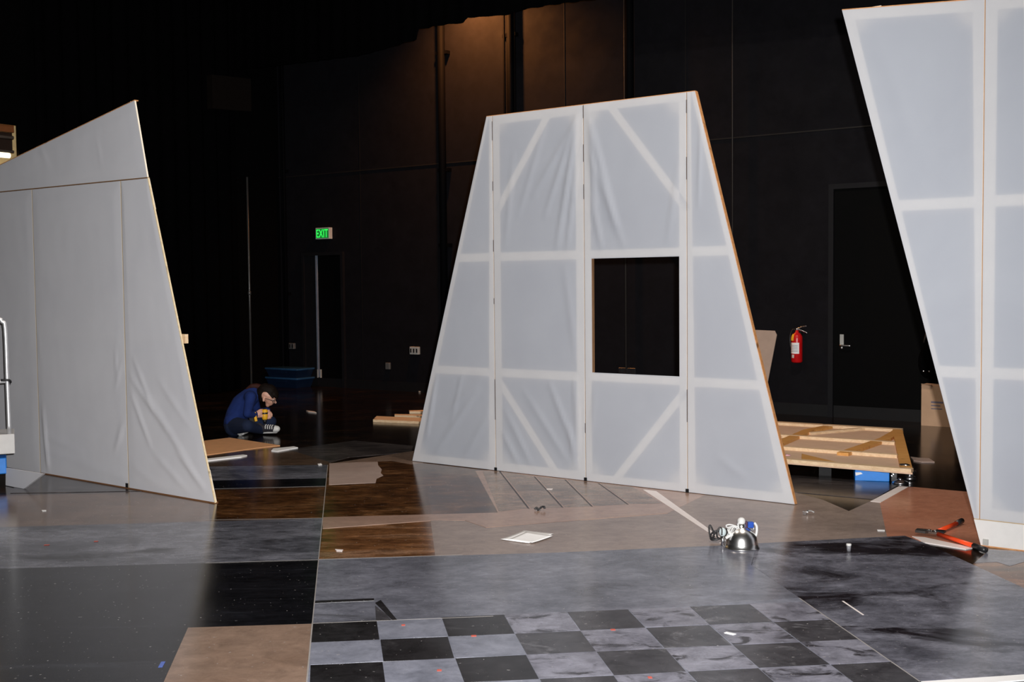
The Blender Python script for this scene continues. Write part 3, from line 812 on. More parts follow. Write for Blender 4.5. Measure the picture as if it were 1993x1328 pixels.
kx = (ew - .05) / (max(xs) - min(xs)); ky = (ez1 - ez0 - .055) / (max(ys) - min(ys)); cy = (max(ys) + min(ys)) / 2; cx = (max(xs) + min(xs)) / 2
for v in mb.bm.verts:
    c = v.co.copy()
    v.co = W.pt(eu0 + ew / 2 + (c.x - cx) * kx, (ez0 + ez1) / 2 + (c.y - cy) * ky, 0.0795 + c.z)
mb.build('lettering', emit('green sign letters', (0.03, 1.0, 0.10), 1.3), es)

# pipes and conduits on the back wall
def wall_pipe(px, z0, z1, r, label, out=None, clamps=(), mat=M_PIPE):
    u = W.uz(px, 300)[0]; out = out if out is not None else r + 0.03
    t = empty('wall_pipe', W.pt(u, z0, out)); tag(t, label, 'pipe')
    MB().cyl(W.pt(u, z0, out), W.pt(u, z1, out), r, seg=14).build('tube', mat, t, True)
    for z in clamps:
        MB().box(W.pt(u, z, out * .5), (r * 3.6, out, 0.05), rotm(W.d)).build('clamp', mat, t)
    return t
wall_pipe(868, 0.0, 7.6, .055, 'thick black vertical pipe with clamps on the warmly lit wall', clamps=(2.2, 5.0, 3.3))
for i, (px, r) in enumerate(((987, .018), (994, .02), (1001, .045), (1007, .02))):
    wall_pipe(px, 0.0, 7.6, r, ['thin black conduit at the outer edge of the pipe cluster', 'slim black conduit touching the thick cluster pipe', 'thick black pipe in the middle of the pipe cluster', 'slim black conduit on the window side of the pipe cluster'][i], clamps=(2.5, 5.1))
wall_pipe(1232, 2.7, 7.6, .06, 'broad black wall pipe above the flat with the window', clamps=())
wall_pipe(1219.5, 0.0, 7.6, .012, 'thin grey conduit running down beside the broad wall pipe', mat=plain('grey conduit', (0.035, 0.031, 0.029), 0.5, spec=0.3))
wall_pipe(1428, 0.0, 7.6, .008, 'thin pale conduit on the wall left of the tall stage door', mat=plain('grey conduit', (0.022, 0.019, 0.017), 0.5, spec=0.3))
for px, r, lb in ((541, .03, 'black pipe at the corner beside the blue totes'), (533, .02, 'slim black pipe behind the seated person'),):
    wall_pipe(px if px > 549 else 552 + (px - 533) * .6, 0.0, 7.6, r, lb, clamps=(1.5, 3.5))
# horizontal rail line of the wall
hz = (W.uz(565, 344)[1] + W.uz(925, 315)[1] + W.uz(1380, 270)[1] + W.uz(1640, 250)[1]) / 4
tag(wbox(u_left, u_right, hz - .008, hz + .008, 0, .012).build('trim_1', plain('dark trim', (0.014, 0.012, 0.011), 0.5, spec=0.3)), kind='structure')
for k, px in enumerate((700, 1335, 1100)):
    u = W.uz(px, 300)[0]
    tag(wbox(u - .006, u + .006, 0.14, ROOM_H, 0, .006).build('trim_%d' % (k + 2), M_BLACK), kind='structure')

# wall boxes
def plate(x0, y0, x1, y1, label, mat=M_GREYPLATE):
    a0, a1, b0, b1 = wall_rect(x0, y0, x1, y1)
    t = empty('wall_box', W.pt((a0 + a1) / 2, b0)); tag(t, label, 'wall box')
    wbox(a0, a1, b0, b1, 0, .05).bevel(.005, 1).build('cover', mat, t)
    n = 3
    for i in range(n):
        u = a0 + (a1 - a0) * (i + .5) / n
        wbox(u - .012, u + .012, (b0 + b1) / 2 - .03, (b0 + b1) / 2 + .03, .05, .056).build('socket', M_BLACKPLASTIC, t)
    return t
plate(801, 675, 818, 690, 'small grey outlet box on the black wall beside the flat with the window')
plate(561, 668, 576, 679, 'dim dark grey outlet box on the wall above the blue totes', plain('dim plate', (0.10, 0.10, 0.10), 0.6))
plate(1207, 716, 1240, 727, 'black outlet strip seen through the window opening', M_BLACKPLASTIC)
a0, a1, b0, b1 = wall_rect(753, 706, 761, 719)
tag(wbox(a0, a1, b0, b1, 0, .04).bevel(.006, 1).build('wall_bracket', plain('dim plate', (0.10, 0.10, 0.10), 0.6)), 'tiny dark bracket low on the black wall near the grey outlet box', 'bracket')

# fire extinguisher
ex_u = W.uz(1557, 670)[0]; ez0 = W.uz(1557, 705)[1]; ez1 = W.uz(1557, 646)[1]
eo = 0.10; EH = ez1 - ez0; ER = 0.066
fe = empty('fire_extinguisher', W.pt(ex_u, ez0, eo)); tag(fe, 'red fire extinguisher hanging on the black wall near the tall door', 'fire extinguisher')
EB = W.pt(ex_u, ez0, eo)
MB().lathe([(0.001, 0.004), (ER * .8, 0), (ER, .015), (ER, EH * .80), (ER * .93, EH * .87), (ER * .7, EH * .94), (ER * .3, EH), (.018, EH + .02), (.001, EH + .02)], EB, 28).build('cylinder', M_RED, fe, True)
an = math.atan2(W.n.y, W.n.x)
lab = MB().lathe([(ER + .0012, EH * .30), (ER + .0012, EH * .66)], EB, 14, a0=an - 1.15, a1=an + .75).build('label', M_PAPER, fe, True)
for zz in (.36, .41, .46, .51, .56):
    MB().lathe([(ER + .002, EH * zz), (ER + .002, EH * (zz + .018))], EB, 10, a0=an - .9, a1=an + .5).build('print_line', plain('grey print', (0.35, 0.36, 0.42), 0.7), lab)
MB().lathe([(ER + .002, EH * .16), (ER + .002, EH * .27)], EB, 8, a0=an - .7, a1=an - .15).build('round_label', M_WHITEPLASTIC, fe, True)
MB().lathe([(ER + .004, EH * .72), (ER + .004, EH * .80), (ER * .98, EH * .87), (ER * .78, EH * .94)], EB, 8, a0=an - 1.2, a1=an - .25).build('tag', plain('yellow card', (0.90, 0.50, 0.03), 0.6), fe, True)
top = EB + Vector((0, 0, EH + .02))
MB().cyl(top, top + Vector((0, 0, .03)), .016).build('valve', M_STEEL, fe, True)
MB().tube([top + Vector((0, 0, .02)), top + W.d * .06 + Vector((0, 0, .045)), top + W.d * .12 + Vector((0, 0, .055))], .008).build('lever', M_STEEL, fe, True)
MB().tube([top + Vector((0, 0, .015)), top + W.d * .06 + Vector((0, 0, .0)), top + W.d * .13 + Vector((0, 0, -.03))], .008).build('carry_handle', M_STEEL, fe, True)
MB().tube([top, top - W.d * .05 + Vector((0, 0, .01)), top - W.d * .085 + Vector((0, 0, -.06)), top - W.d * .08 + Vector((0, 0, -.22))], .009).build('hose', M_BLACKPLASTIC, fe, True)
MB().prism([W.pt(ex_u - .03, ez1 - .1), W.pt(ex_u + .03, ez1 - .1), W.pt(ex_u + .03, ez1 + .03), W.pt(ex_u - .03, ez1 + .03)], W.n * .04).build('wall_hook', M_BLACK, fe)

# board leaning on the wall, cardboard box
WB = W.shifted(0.10)
bp = [WB.uz(*p) for p in ((1425, 806), (1497, 806), (1513.5, 652), (1509, 644), (1440, 641))]
bp = [(u, max(z, 0.0)) for u, z in bp]; zmin = min(z for u, z in bp)
bp = [(u, 0.0 if z < zmin + .06 else z) for u, z in bp]
o = MB().prism([WB.pt(u, z, .25 * (1 - z / 1.1)) for u, z in bp], -W.n * .012).build('leaning_board', M_MDF)
tag(o, 'tan board leaning on the black wall behind the flat with the window', 'board')

WC = W.shifted(0.30)
cb = WC.uz(1793, 800)[0]; ct = WC.uz(1800, 749)[1]
cx0 = empty('cardboard_box', WC.pt(cb + .17, 0)); tag(cx0, 'upright brown cardboard box by the wall next to the tall door', 'box')
cbx = MB().prism([WC.pt(cb, .0), WC.pt(cb + .36, .0), WC.pt(cb + .36, ct - .02), WC.pt(cb, ct)], -W.n * .22).build('carton', M_CARD, cx0)
MB().prism([WC.pt(cb, ct, -.001), WC.pt(cb + .12, ct - .012, -.001), WC.pt(cb + .12, ct + .004, .05), WC.pt(cb + .01, ct + .01, .05)], (0, 0, .004)).build('flap', M_CARD, cx0)
for k, (w, h) in enumerate(((.13, .018), (.10, .012), (.12, .010))):
    zz = WC.uz(1822, 785 + k * 6)[1]; uu = WC.uz(1812, 790)[0]
    MB().prism([WC.pt(uu, zz, .0005), WC.pt(uu + w, zz, .0005), WC.pt(uu + w, zz + h, .0005), WC.pt(uu, zz + h, .0005)], W.n * .001).build('print_line', plain('blue grey print', (0.16, 0.15, 0.22), 0.7), cx0)
# dim black bag hanging beyond the box
bag = wpt(1812, 700, .12)
hb = empty('hanging_bag', bag + Vector((0, 0, -.3))); tag(hb, 'black bag hanging on the wall above the cardboard box', 'bag')
MB().ball(bag - Vector((0, 0, .02)), .11, 3, (1, .6, 1.7)).build('sack', M_DRAPE, hb, True)
MB().tube([bag + W.d * -.05 + Vector((0, 0, .19)), bag + Vector((0, 0, .42)) - W.n * .08, bag + W.d * .05 + Vector((0, 0, .19))], .012).build('strap', M_BLACKPLASTIC, hb, True)
for s in (-.03, .03): MB().ball(bag + W.d * s + W.n * .075 + Vector((0, 0, -.12)), .012, 1).build('buckle', M_STEEL, hb)

# blue totes stacked at the foot of the wall
TW = W.shifted(0.45)
tu0 = TW.uz(517, 735)[0]; tu1 = TW.uz(580, 735)[0]
zA = TW.uz(550, 735)[1]; zB = TW.uz(550, 717)[1]
for k, (z0, z1) in enumerate(((0.0, zA), (zA + .002, zB))):
    t = empty('storage_tote', TW.pt((tu0 + tu1) / 2, z0)); tag(t, ['lower blue plastic storage tote standing on the floor by the wall', 'upper blue plastic storage tote stacked on another tote'][k], 'storage tote', 'blue totes by the wall')
    w = tu1 - tu0; R_ = rotm(W.d); c = TW.pt((tu0 + tu1) / 2, 0, -.18)
    mb = MB(); lo, hi = [], []
    for sx, sy in ((-1, -1), (1, -1), (1, 1), (-1, 1)):
        lo.append(c + R_ @ Vector((sx * w * .42, sy * .16, 0)) + Vector((0, 0, z0)))
        hi.append(c + R_ @ Vector((sx * w * .47, sy * .19, 0)) + Vector((0, 0, z1 - .03)))
    a = [mb.bm.verts.new(p) for p in lo]; b = [mb.bm.verts.new(p) for p in hi]
    mb.bm.faces.new(a); mb.bm.faces.new(b)
    for i in range(4): mb.bm.faces.new((a[i], a[(i + 1) % 4], b[(i + 1) % 4], b[i]))
    mb.build('body', M_BLUEPLASTIC, t)
    MB().box(c + Vector((0, 0, z1 - .015)), (w, .40, .03), R_).bevel(.008, 2).build('lid', plain('blue lid', (0.02, 0.07, 0.16), 0.18), t, True)
    MB().box(c + W.n * .19 + Vector((0, 0, z1 - .06)), (w * .3, .02, .03), R_).build('handle', M_BLUEPLASTIC, t)

# pole in the dark beside the totes
P = ground(490, 775)
pl_ = empty('stage_pole', P); tag(pl_, 'slim dark upright pole behind the seated person', 'pole')
MB().cyl(P, P + Vector((0, 0, 3.2)), .016, seg=12).build('tube', plain('dull steel', (0.10, 0.10, 0.10), 0.35, 0.6), pl_, True)
MB().lathe([(.001, .0), (.16, .0), (.16, .012), (.03, .03), (.02, .08), (.001, .08)], P, 20).build('base', M_BLACK, pl_, True)
MB().lathe([(.017, 0), (.024, .005), (.024, .05), (.017, .055)], P + Vector((0, 0, 1.5)), 12).build('collar', plain('dull steel', (0.10, 0.10, 0.10), 0.35, 0.6), pl_, True)

# ------------------------------------------------------------------ drapes and border
def drape(name, pts, zt, zbs, label, cat, depth=0.05, step=0.05):
    """pleated cloth hanging along the ground polyline pts; zbs = bottom heights at its points"""
    mb = MB(); prev = None; L = 0
    cols = []
    for (a, b), (z0, z1) in zip(zip(pts, pts[1:]), zip(zbs, zbs[1:])):
        d = (b - a); n = max(2, int(d.length / step)); nn = Vector((d.y, -d.x, 0)).normalized()
        for i in range(n + (1 if b is pts[-1] else 0)):
            t = i / n; s = L + d.length * t
            p = a + d * t + nn * depth * math.sin(s * 2 * math.pi / 0.26) * (0.7 + 0.3 * math.sin(s * 3.1))
            cols.append((p, z0 + (z1 - z0) * t))
        L += d.length
    vs_ = []
    for p, z in cols:
        vs_.append([mb.bm.verts.new((p.x, p.y, z + (zt - z) * k / 4)) for k in range(5)])
    for a, b in zip(vs_, vs_[1:]):
        for k in range(4): mb.bm.faces.new((a[k], b[k], b[k + 1], a[k + 1]))
    o = mb.build(name, M_DRAPE, None, True)
    s = o.modifiers.new('thick', 'SOLIDIFY'); s.thickness = 0.008
    tag(o, label, cat)
    return o
WD = W.shifted(1.1)
bpts = [(-20, 170), (300, 152), (430, 140), (560, 125), (700, 108), (770, 89), (812, 77), (818, 57), (866, 48), (903, 45), (911, 35), (990, 29), (1012, 20), (1080, 9), (1165, -2), (1300, -22), (1700, -75), (2100, -120)]
bp2 = [WD.uz(*p) for p in bpts]
drape('border_curtain', [WD.pt(u, 0) for u, z in bp2], 7.9, [z for u, z in bp2], 'black border curtain hanging high across the wall with a ragged lower edge', 'curtain', 0.03, 0.06)
# masking leg in front of the left wall
ua, ub = lpt(445, 600)[0], lpt(60, 600)[0]
drape('masking_curtain', [lp(ua, 0, .25), lp((ua + ub) / 2, 0, .25), lp(ub, 0, .25)], 7.9, [.02, .02, .02], 'black full height masking curtain behind the pointed flat', 'curtain', 0.06, 0.05)

# warm worklight hung behind the border
wl_u = W.uz(925, 60)[0]
wl_p = W.pt(wl_u, W.uz(925, 60)[1] + 0.75, 0.62)
wl = empty('work_light', wl_p); tag(wl, 'warm work light hung behind the black border curtain', 'work light')
MB().lathe([(.03, .16), (.06, .14), (.11, .0), (.115, -.01)], wl_p + Vector((0, 0, .06)), 20).build('hood', M_BLACK, wl, True)
MB().ball(wl_p + Vector((0, 0, .06)), .04, 2).build('bulb', emit('warm bulb', (1.0, 0.55, 0.2), 8.0), wl, True)
MB().cyl(wl_p + Vector((0, 0, .2)), Vector((wl_p.x, wl_p.y, ROOM_H)), .008, seg=8).build('cable', M_BLACK, wl)
ld = bpy.data.lights.new('work_lamp', 'SPOT'); ld.energy = 720; ld.color = (1.0, 0.35, 0.09); ld.shadow_soft_size = 0.06
ld.spot_size = math.radians(140); ld.spot_blend = 1.0
lo_ = bpy.data.objects.new('work_lamp', ld); lo_.location = (0, 0, -0.03); lo_.parent = wl
lo_.rotation_euler = (-W.n * .45 + W.d * .12 - Vector((0, 0, 1))).to_track_quat('-Z', 'Y').to_euler(); COL.objects.link(lo_)

for k, (lx, ly, lz_) in enumerate(OVERHEAD):
    t = empty('overhead_lamp_housing', (lx, ly, lz_))
    tag(t, ['round black stage lamp on the ceiling over the clamp lamp', 'round black stage lamp on the ceiling over the brown floor sheets'][k], 'stage lamp')
    MB().lathe([(.27, 0.0), (.28, .01), (.26, .15), (.10, .22), (.02, .24)], (lx, ly, lz_ - .01), 24).build('hood', M_BLACK, t, True)
    MB().cyl((lx, ly, lz_ + .22), (lx, ly, ROOM_H), .02, seg=10).build('stem', M_BLACK, t)

# lit gallery behind the opening of the left wall
gal = empty('lit_gallery', lp(g_u + 1.1, g_zb, -1.0)); tag(gal, 'warmly lit gallery opening high in the dark left wall', 'gallery')
def gbox(u0, u1, z0, z1, o0, o1): return MB().prism([lp(u0, z0, o0), lp(u1, z0, o0), lp(u1, z1, o0), lp(u0, z1, o0)], W.d * (o1 - o0))
M_CREAM = plain('cream plaster', (0.75, 0.62, 0.36), 0.7)
M_BRWOOD = plain('red brown timber', (0.30, 0.10, 0.03), 0.5)
gbox(g_u - .6, g_u2 + .3, g_zb - .2, g_zt + .3, -.62, -.57).build('back_wall', M_CREAM, gal)
gbox(g_u - .6, g_u2 + .3, g_zb - .3, g_zb - .2, -.62, -.06).build('gallery_floor', M_BRWOOD, gal)
zt1 = lpt(20, 256)[1]; zt2 = lpt(20, 266)[1]; zm = lpt(20, 292)[1]
gbox(g_u + .02, g_u2, zt1, g_zt, -.10, -.06).build('header_beam', M_BRWOOD, gal)
gbox(g_u + .02, g_u2, zm, zt1 - .0, -.14, -.11).build('dark_panel', plain('dark brown panel', (0.03, 0.016, 0.010), 0.5), gal)
MB().tube([lp(g_u + .02, zt2, -.09), lp(g_u2, zt2, -.09)], .025, smooth=1).build('hand_rail', plain('dim brown metal', (0.25, 0.2, 0.17), 0.4), gal, True)
MB().tube([lp(g_u + .02, zm - .01, -.09), lp(g_u2, zm - .01, -.09)], .02, smooth=1).build('hand_rail', plain('dim brown metal', (0.25, 0.2, 0.17), 0.4), gal, True)
zl_ = lpt(20, 300)[1]
MB().tube([lp(g_u + .03, zl_, -.17), lp(g_u2, zl_, -.17)], .035, smooth=1).build('tube_lamp', emit('warm tube lamp', (1.0, 0.86, 0.55), 3.0), gal, True)
for uu in (.35, .9): MB().tube([lp(g_u + uu, g_zb, -.09), lp(g_u + uu, zm, -.09)], .012, smooth=1).build('baluster', M_BRWOOD, gal)
gl = bpy.data.lights.new('gallery_lamp', 'POINT'); gl.energy = 26; gl.color = (1.0, 0.68, 0.30); gl.shadow_soft_size = 0.1
glo = bpy.data.objects.new('gallery_lamp', gl); glo.parent = gal; COL.objects.link(glo)
glo.location = lp(g_u + .8, zl_ - .10, -.34) - ORIGIN[gal]

# steel beam stub in the dark corner
bm_p = [lpt(372, 152), lpt(448, 160)]
o = MB().prism([lp(bm_p[0][0], bm_p[0][1], .35), lp(bm_p[1][0], bm_p[1][1], .35), lp(bm_p[1][0], bm_p[1][1] - .5, .35), lp(bm_p[0][0], bm_p[0][1] - .5, .35)], W.d * .12)
tag(o.build('steel_beam', plain('dark rust', (0.006, 0.004, 0.003), 0.6, spec=0.2)), 'dark steel beam high in the black corner beside the masking curtain', 'beam')

# ------------------------------------------------------------------ rolling platform with aluminium rail
RP = ground(24, 947)
ry = RP.y
xr = at(28, 845, ry).x
cart = empty('rolling_platform', Vector((xr, ry, 0)))
cart.rotation_euler = (0, 0, math.radians(23.5)); tag(cart, 'white rolling platform with an aluminium rail in front of the pointed flat', 'platform')
dk = [at(28, 845, ry), at(28, 883, ry)]
zt_, zb_ = dk[0].z, dk[1].z
MB().box((xr - .7, ry + .20, (zt_ + zb_) / 2), (1.4, .40, zt_ - zb_)).bevel(.004, 1).build('deck', M_PLATE, cart)
pr = at(22, 845, ry + .03); pt_ = at(14, 640, ry + .03); pt2 = at(8, 626, ry + .03); ptt = at(-8, 620, ry + .03)
MB().tube([pr, (pr + pt_) / 2, pt_, pt2, ptt, ptt - Vector((.5, 0, 0)), ptt - Vector((1.0, 0, .0))], .017, 10).build('rail', M_ALU, cart, True)
cb1 = at(19, 742, ry + .03)
MB().tube([cb1, cb1 - Vector((.5, 0, .02)), cb1 - Vector((1.1, 0, .03))], .014, 10).build('cross_bar', M_ALU, cart, True)
MB().tube([cb1 + Vector((-.05, -.02, .012)), cb1 + Vector((.01, -.025, .01)), cb1 + Vector((.02, 0, -.01)), cb1 + Vector((0, .02, 0))], .010).build('clip', M_BLACKPLASTIC, cart, True)
b0 = at(7, 890, ry + .05) + Vector((.05, 0, 0)); b1 = at(7, 921, ry + .05) + Vector((.05, 0, 0))
MB().box((b0.x - .16, ry + .14, (b0.z + b1.z) / 2), (.32, .20, b0.z - b1.z)).bevel(.006, 1).build('blue_block', M_BLUE, cart)
MB().box((b0.x - .16, ry + .14, (b1.z + .09) / 2 + .04), (.10, .10, b1.z - .08)).build('caster_fork', M_STEEL, cart)
MB().box((b0.x - .16, ry + .14, zb_ - (zb_ - b0.z) / 2), (.12, .14, zb_ - b0.z)).build('mount', M_STEEL, cart)
for dx in (-.16, -1.1):
    for dy in (.12, .34):
        MB().cyl((b0.x + dx - .03, ry + dy, .055), (b0.x + dx + .03, ry + dy, .055), .055, seg=20).build('wheel', M_BLACKPLASTIC, cart, True)
        if (dx, dy) != (-.16, .12): MB().box((b0.x + dx, ry + dy, (zb_ + .06) / 2), (.03, .08, zb_ - .06)).build('caster_fork', M_STEEL, cart)

# ------------------------------------------------------------------ wooden frame lying on a dolly
FZ = 0.152
nr, frr, fll, nl = [ground(x, y, FZ) for x, y in ((1776, 914), (1755, 834), (1509, 820), (1528, 894))]
ext = -0.55
nl2, fl2 = nl + (nl - nr).normalized() * .5, fll + (fll - frr).normalized() * .45
wf = empty('lying_wood_frame', (nr + nl) / 2 * 1.0 - Vector((0, 0, FZ))); tag(wf, 'tan panel framed with amber pine boards lying flat on low supports', 'wooden frame')
def fpt(s, t): return (nl2 * (1 - s) + nr * s) * (1 - t) + (fl2 * (1 - s) + frr * s) * t
def fl_board(pts, z0, z1, mat, nm):
    P_ = [Vector((p.x, p.y, z1)) for p in pts]
    return MB().prism(P_, (0, 0, z0 - z1)).build(nm, mat, wf)
fl_board([fpt(0, 0), fpt(1, 0), fpt(1, 1), fpt(0, 1)], FZ - .040, FZ - .028, plain('light brown panel', (0.68, 0.47, 0.33), 0.8, vary=0.06), 'panel')
def strip(a, b, w, mat, nm, z1=FZ):
    d = (b - a).normalized(); s = Vector((-d.y, d.x, 0)) * w / 2
    return fl_board([a - s, b - s, b + s, a + s], FZ - .028, z1, mat, nm)
dv = (frr - nr).normalized(); du = (nr - nl).normalized()
strip(fpt(0, 0) + dv * .035, fpt(1, 0) + dv * .035, .07, M_PINE, 'stile')
strip(fpt(0, 1) - dv * .05, fpt(1, 1) - dv * .05, .10, M_PINE, 'stile')
strip(fpt(1, 0) - du * .045 + dv * .07, fpt(1, 1) - du * .045 - dv * .1, .09, M_PINEO, 'rail')
for t in (.29, .60): strip(fpt(0, t), fpt(1, t) - du * .09, .06, M_PINE, 'toggle')
gp = lambda x, y: Vector((*ground(x, y, FZ).xy, FZ))
for a, b in (((1640, 881), (1722, 853)), ((1722, 853), (1748, 838)), ((1500, 868), (1575, 836)), ((1575, 836), (1612, 829))):
    strip(gp(*a), gp(*b), .10, M_PINEO, 'brace', FZ - .002)
strip(gp(1575, 841), gp(1690, 831), .05, M_PINE, 'brace', FZ - .004)
fl_board([fpt(.42, .03), fpt(.62, .03), fpt(.42, .16)], FZ - .027, FZ - .004, M_PINEO, 'corner_block')
strip(fpt(.5, .03) , fpt(.78, .04), .14, M_PINEO, 'corner_block', FZ - .018)
cp = gp(1532, 887)
MB().lathe([(.012, .0), (.03, .0), (.03, .006), (.012, .006)], cp + Vector((0, 0, .001)), 16).build('washer', plain('pink washer', (0.8, 0.45, 0.50), 0.4), wf, True)
cp = gp(1763, 906)
MB().lathe([(.001, .012), (.012, .012), (.035, .003), (.035, 0), (.001, 0)], cp + Vector((0, 0, .001)), 16).build('bolt_head', M_STEEL, wf, True)
MB().box(cp + Vector((-.02, 0, .006)), (.05, .03, .012)).build('bolt_clip', M_BLACKPLASTIC, wf)
# low black sleepers under it
for s in (.12, .55):
    a, b = fpt(s, .1), fpt(s, .92)
    d = (b - a).normalized(); sv = Vector((-d.y, d.x, 0)) * .05
    MB().prism([Vector((*(p).xy, FZ - .041)) for p in (a - sv, b - sv, b + sv, a + sv)], (0, 0, -(FZ - .041))).build('sleeper', M_BLACK, wf)
# blue block, black crate, casters under its near edge
def ybox(x0, y0, x1, y1, depth, z0=None):
    g0 = ground(x0, y1); g1 = ground(x1, y1)
    return g0, g1
ga, gb = ground(1664, 936), ground(1731, 938)
dd = (gb - ga); dd.z = 0; bl_ = dd.length; dd.normalize(); bn = Vector((-dd.y, dd.x, 0))
hblk = FZ - .042
o = empty('blue_block', (ga + gb) / 2); tag(o, 'bright blue block propping up the lying wooden frame', 'block')
MB().prism([ga, gb, gb + bn * .22, ga + bn * .22], (0, 0, hblk - .002)).bevel(.004, 1).build('block', M_BLUE, o)
zq = at(1664, 925, ga.y).z
MB().prism([ga + dd * .005 - bn * .001 + Vector((0, 0, zq - .005)), ga + dd * .06 - bn * .001 + Vector((0, 0, zq + .012)), ga + dd * .045 - bn * .001 + Vector((0, 0, zq + .024)), ga + dd * .002 - bn * .001 + Vector((0, 0, zq + .022))], -bn * .001).build('paper_chip', M_PAPER, o)
gc = gb + dd * .012; ge = gb + dd * .06
o = empty('black_crate', (gc + ge) / 2); tag(o, 'small black crate with a bright chain beside the blue block', 'crate')
MB().prism([gc, ge, ge + bn * .2, gc + bn * .2], (0, 0, hblk - .002)).bevel(.004, 1).build('body', M_BLACKPLASTIC, o)
for k in range(5):
    p = gc + dd * (.006 + .011 * k) - bn * .006 + Vector((0, 0, .05 + .012 * k))
    MB().ball(p, .007, 1).build('chain_link', M_STEEL, o)
for k, (x, y, lb) in enumerate(((1752, 941, 'steel caster plate lying nearest the black crate'), (1771, 937, 'steel caster under the corner of the lying wooden frame'))):
    p = ground(x, y)
    o = empty('caster', p); tag(o, lb, 'caster')
    if k == 0:
        MB().lathe([(.001, .03), (.02, .032), (.06, .012), (.065, .0), (.001, .0)], p, 20).build('plate', M_STEEL, o, True)
        MB().ball(p + Vector((0, 0, .03)), .016, 2).build('hub', M_STEEL, o, True)
    else:
        MB().lathe([(.001, .0), (.045, .0), (.05, .015), (.045, .03), (.02, .035), (.02, .055), (.05, .06), (.052, .075), (.03, .082), (.03, hblk - .002), (.001, hblk - .002)], p + dv * .05, 20).build('body', M_STEEL, o, True)
        MB().cyl(p + dv * .05 - du * .03 + Vector((0, 0, .045)), p + dv * .05 + du * .03 + Vector((0, 0, .045)), .012).build('axle', M_STEEL, o, True)

# scrap of pale board beyond
o = sheet([(1772, 889), (1786, 891), (1808, 892), (1819, 899), (1794, 899), (1778, 896)], M_PINK, 0.010, 'board_scrap', parent=None, thick=.009)
tag(o, 'pale curved board scrap on the black floor behind the lying wooden frame', 'scrap')
# loose boards and sheets beyond the seated person's side
def loose(pix, mat, z, name, label, cat, group=None, thick=None):
    o = sheet(pix, mat, z, name, parent=None, thick=thick or z - .001)
    tag(o, label, cat, group); return o
loose([(385, 876), (398, 858), (447, 852), (545, 867), (500, 872), (400, 886)], plain('orange hardboard', (0.82, 0.42, 0.20), 0.6, vary=0.06), .008, 'hardboard_sheet', 'orange tan hardboard sheet on the floor in front of the seated person', 'hardboard')
loose([(400, 897), (402, 893), (473, 885), (481, 886), (470, 889)], M_PAPER, .012, 'wood_batten', 'white batten on the floor close to the pointed flat', 'batten')
loose([(528, 877), (532, 873), (572, 869), (580, 871), (540, 878)], M_PAPER, .012, 'wood_batten', 'white batten on the floor near the sneaker of the seated person', 'batten')
loose([(726, 817), (733, 810), (826, 814), (824, 821)], M_PINE, .030, 'pine_board', 'wide pale pine board on the dark floor by the flat with the window', 'board')
loose([(768, 806), (828, 807), (827, 810), (768, 808)], M_PINE, .030, 'pine_board', 'narrow pine board lying just behind the wide pale pine board', 'board')
loose([(796, 799), (830, 798), (829, 801), (797, 801)], M_PINE, .030, 'pine_board', 'short pine board farthest behind the wide pale pine board', 'board')
loose([(809, 757), (828, 755), (828, 760), (815, 762)], M_GREYPLATE, .02, 'board_scrap', 'grey scrap on the dark floor below the grey outlet box', 'scrap')
loose([(596, 799), (612, 801), (616, 803), (600, 801)], M_STRIP, .012, 'wood_splinter', 'thin wood splinter on the dark floor beyond the seated person', 'splinter')

# ------------------------------------------------------------------ seated person
PY = 12.45
def pp(px, py, dy=0.0): return at(px, py, PY + dy)
skin = plain('skin', (0.62, 0.34, 0.25), 0.5, vary=0.05)
hood = plain('blue sweatshirt', (0.011, 0.026, 0.125), 0.9, spec=0.2)
jean = plain('dark denim', (0.012, 0.020, 0.050), 0.85, spec=0.2)
hairm = plain('dark brown hair', (0.006, 0.003, 0.002), 0.7, spec=0.15)
hairr = plain('auburn hair', (0.035, 0.009, 0.006), 0.7, spec=0.2)
shoe = plain('black canvas', (0.02, 0.018, 0.025), 0.8)
person = empty('person', Vector((pp(470, 845).x, PY, 0)))
tag(person, 'person in a blue sweatshirt sitting cross-legged on the floor bent over a yellow drill', 'person')
hip, nhip, fhip = pp(457, 826), pp(458, 829, -.09), pp(459, 829, .09)
gripP = pp(503, 806.5, -.05)
torso = [(pp(457, 826), .125), (pp(461, 808), .125), (pp(472, 786), .12), (pp(486, 773), .105), (pp(500, 768), .055)]
shl = [(pp(487, 773, -.13), .07), (pp(487, 773, .13), .07)]
narm = [(pp(488, 773, -.15), .062), (pp(481, 806, -.20), .046), (pp(497, 807.5, -.09), .032)]
farm = [(pp(491, 772, .15), .062), (pp(502, 803, .18), .046), (pp(519, 808, .03), .032)]
nleg = [(nhip, .095), (pp(481, 829, -.36), .066), (pp(509, 837.5, -.10), .044)]
fleg = [(fhip, .095), (pp(527, 821, .20), .064), (pp(494, 838, .12), .044)]
head = [(pp(500, 768), .052), (pp(513, 768), .055)]
skull = [[(pp(518, 766), .086), (pp(524, 770), .084)], [(pp(524, 772), .076), (pp(526, 780), .052)], [(pp(523, 784), .036), (pp(521, 788.5), .024)],
         [(pp(533, 779), .012), (pp(536.5, 784), .013)], [(pp(513, 776, -.08), .012), (pp(513, 780, -.082), .014)], [(pp(513, 776, .08), .012), (pp(513, 780, .082), .014)],
         [(pp(527, 787, -.01), .016), (pp(527, 787, .01), .016)]]
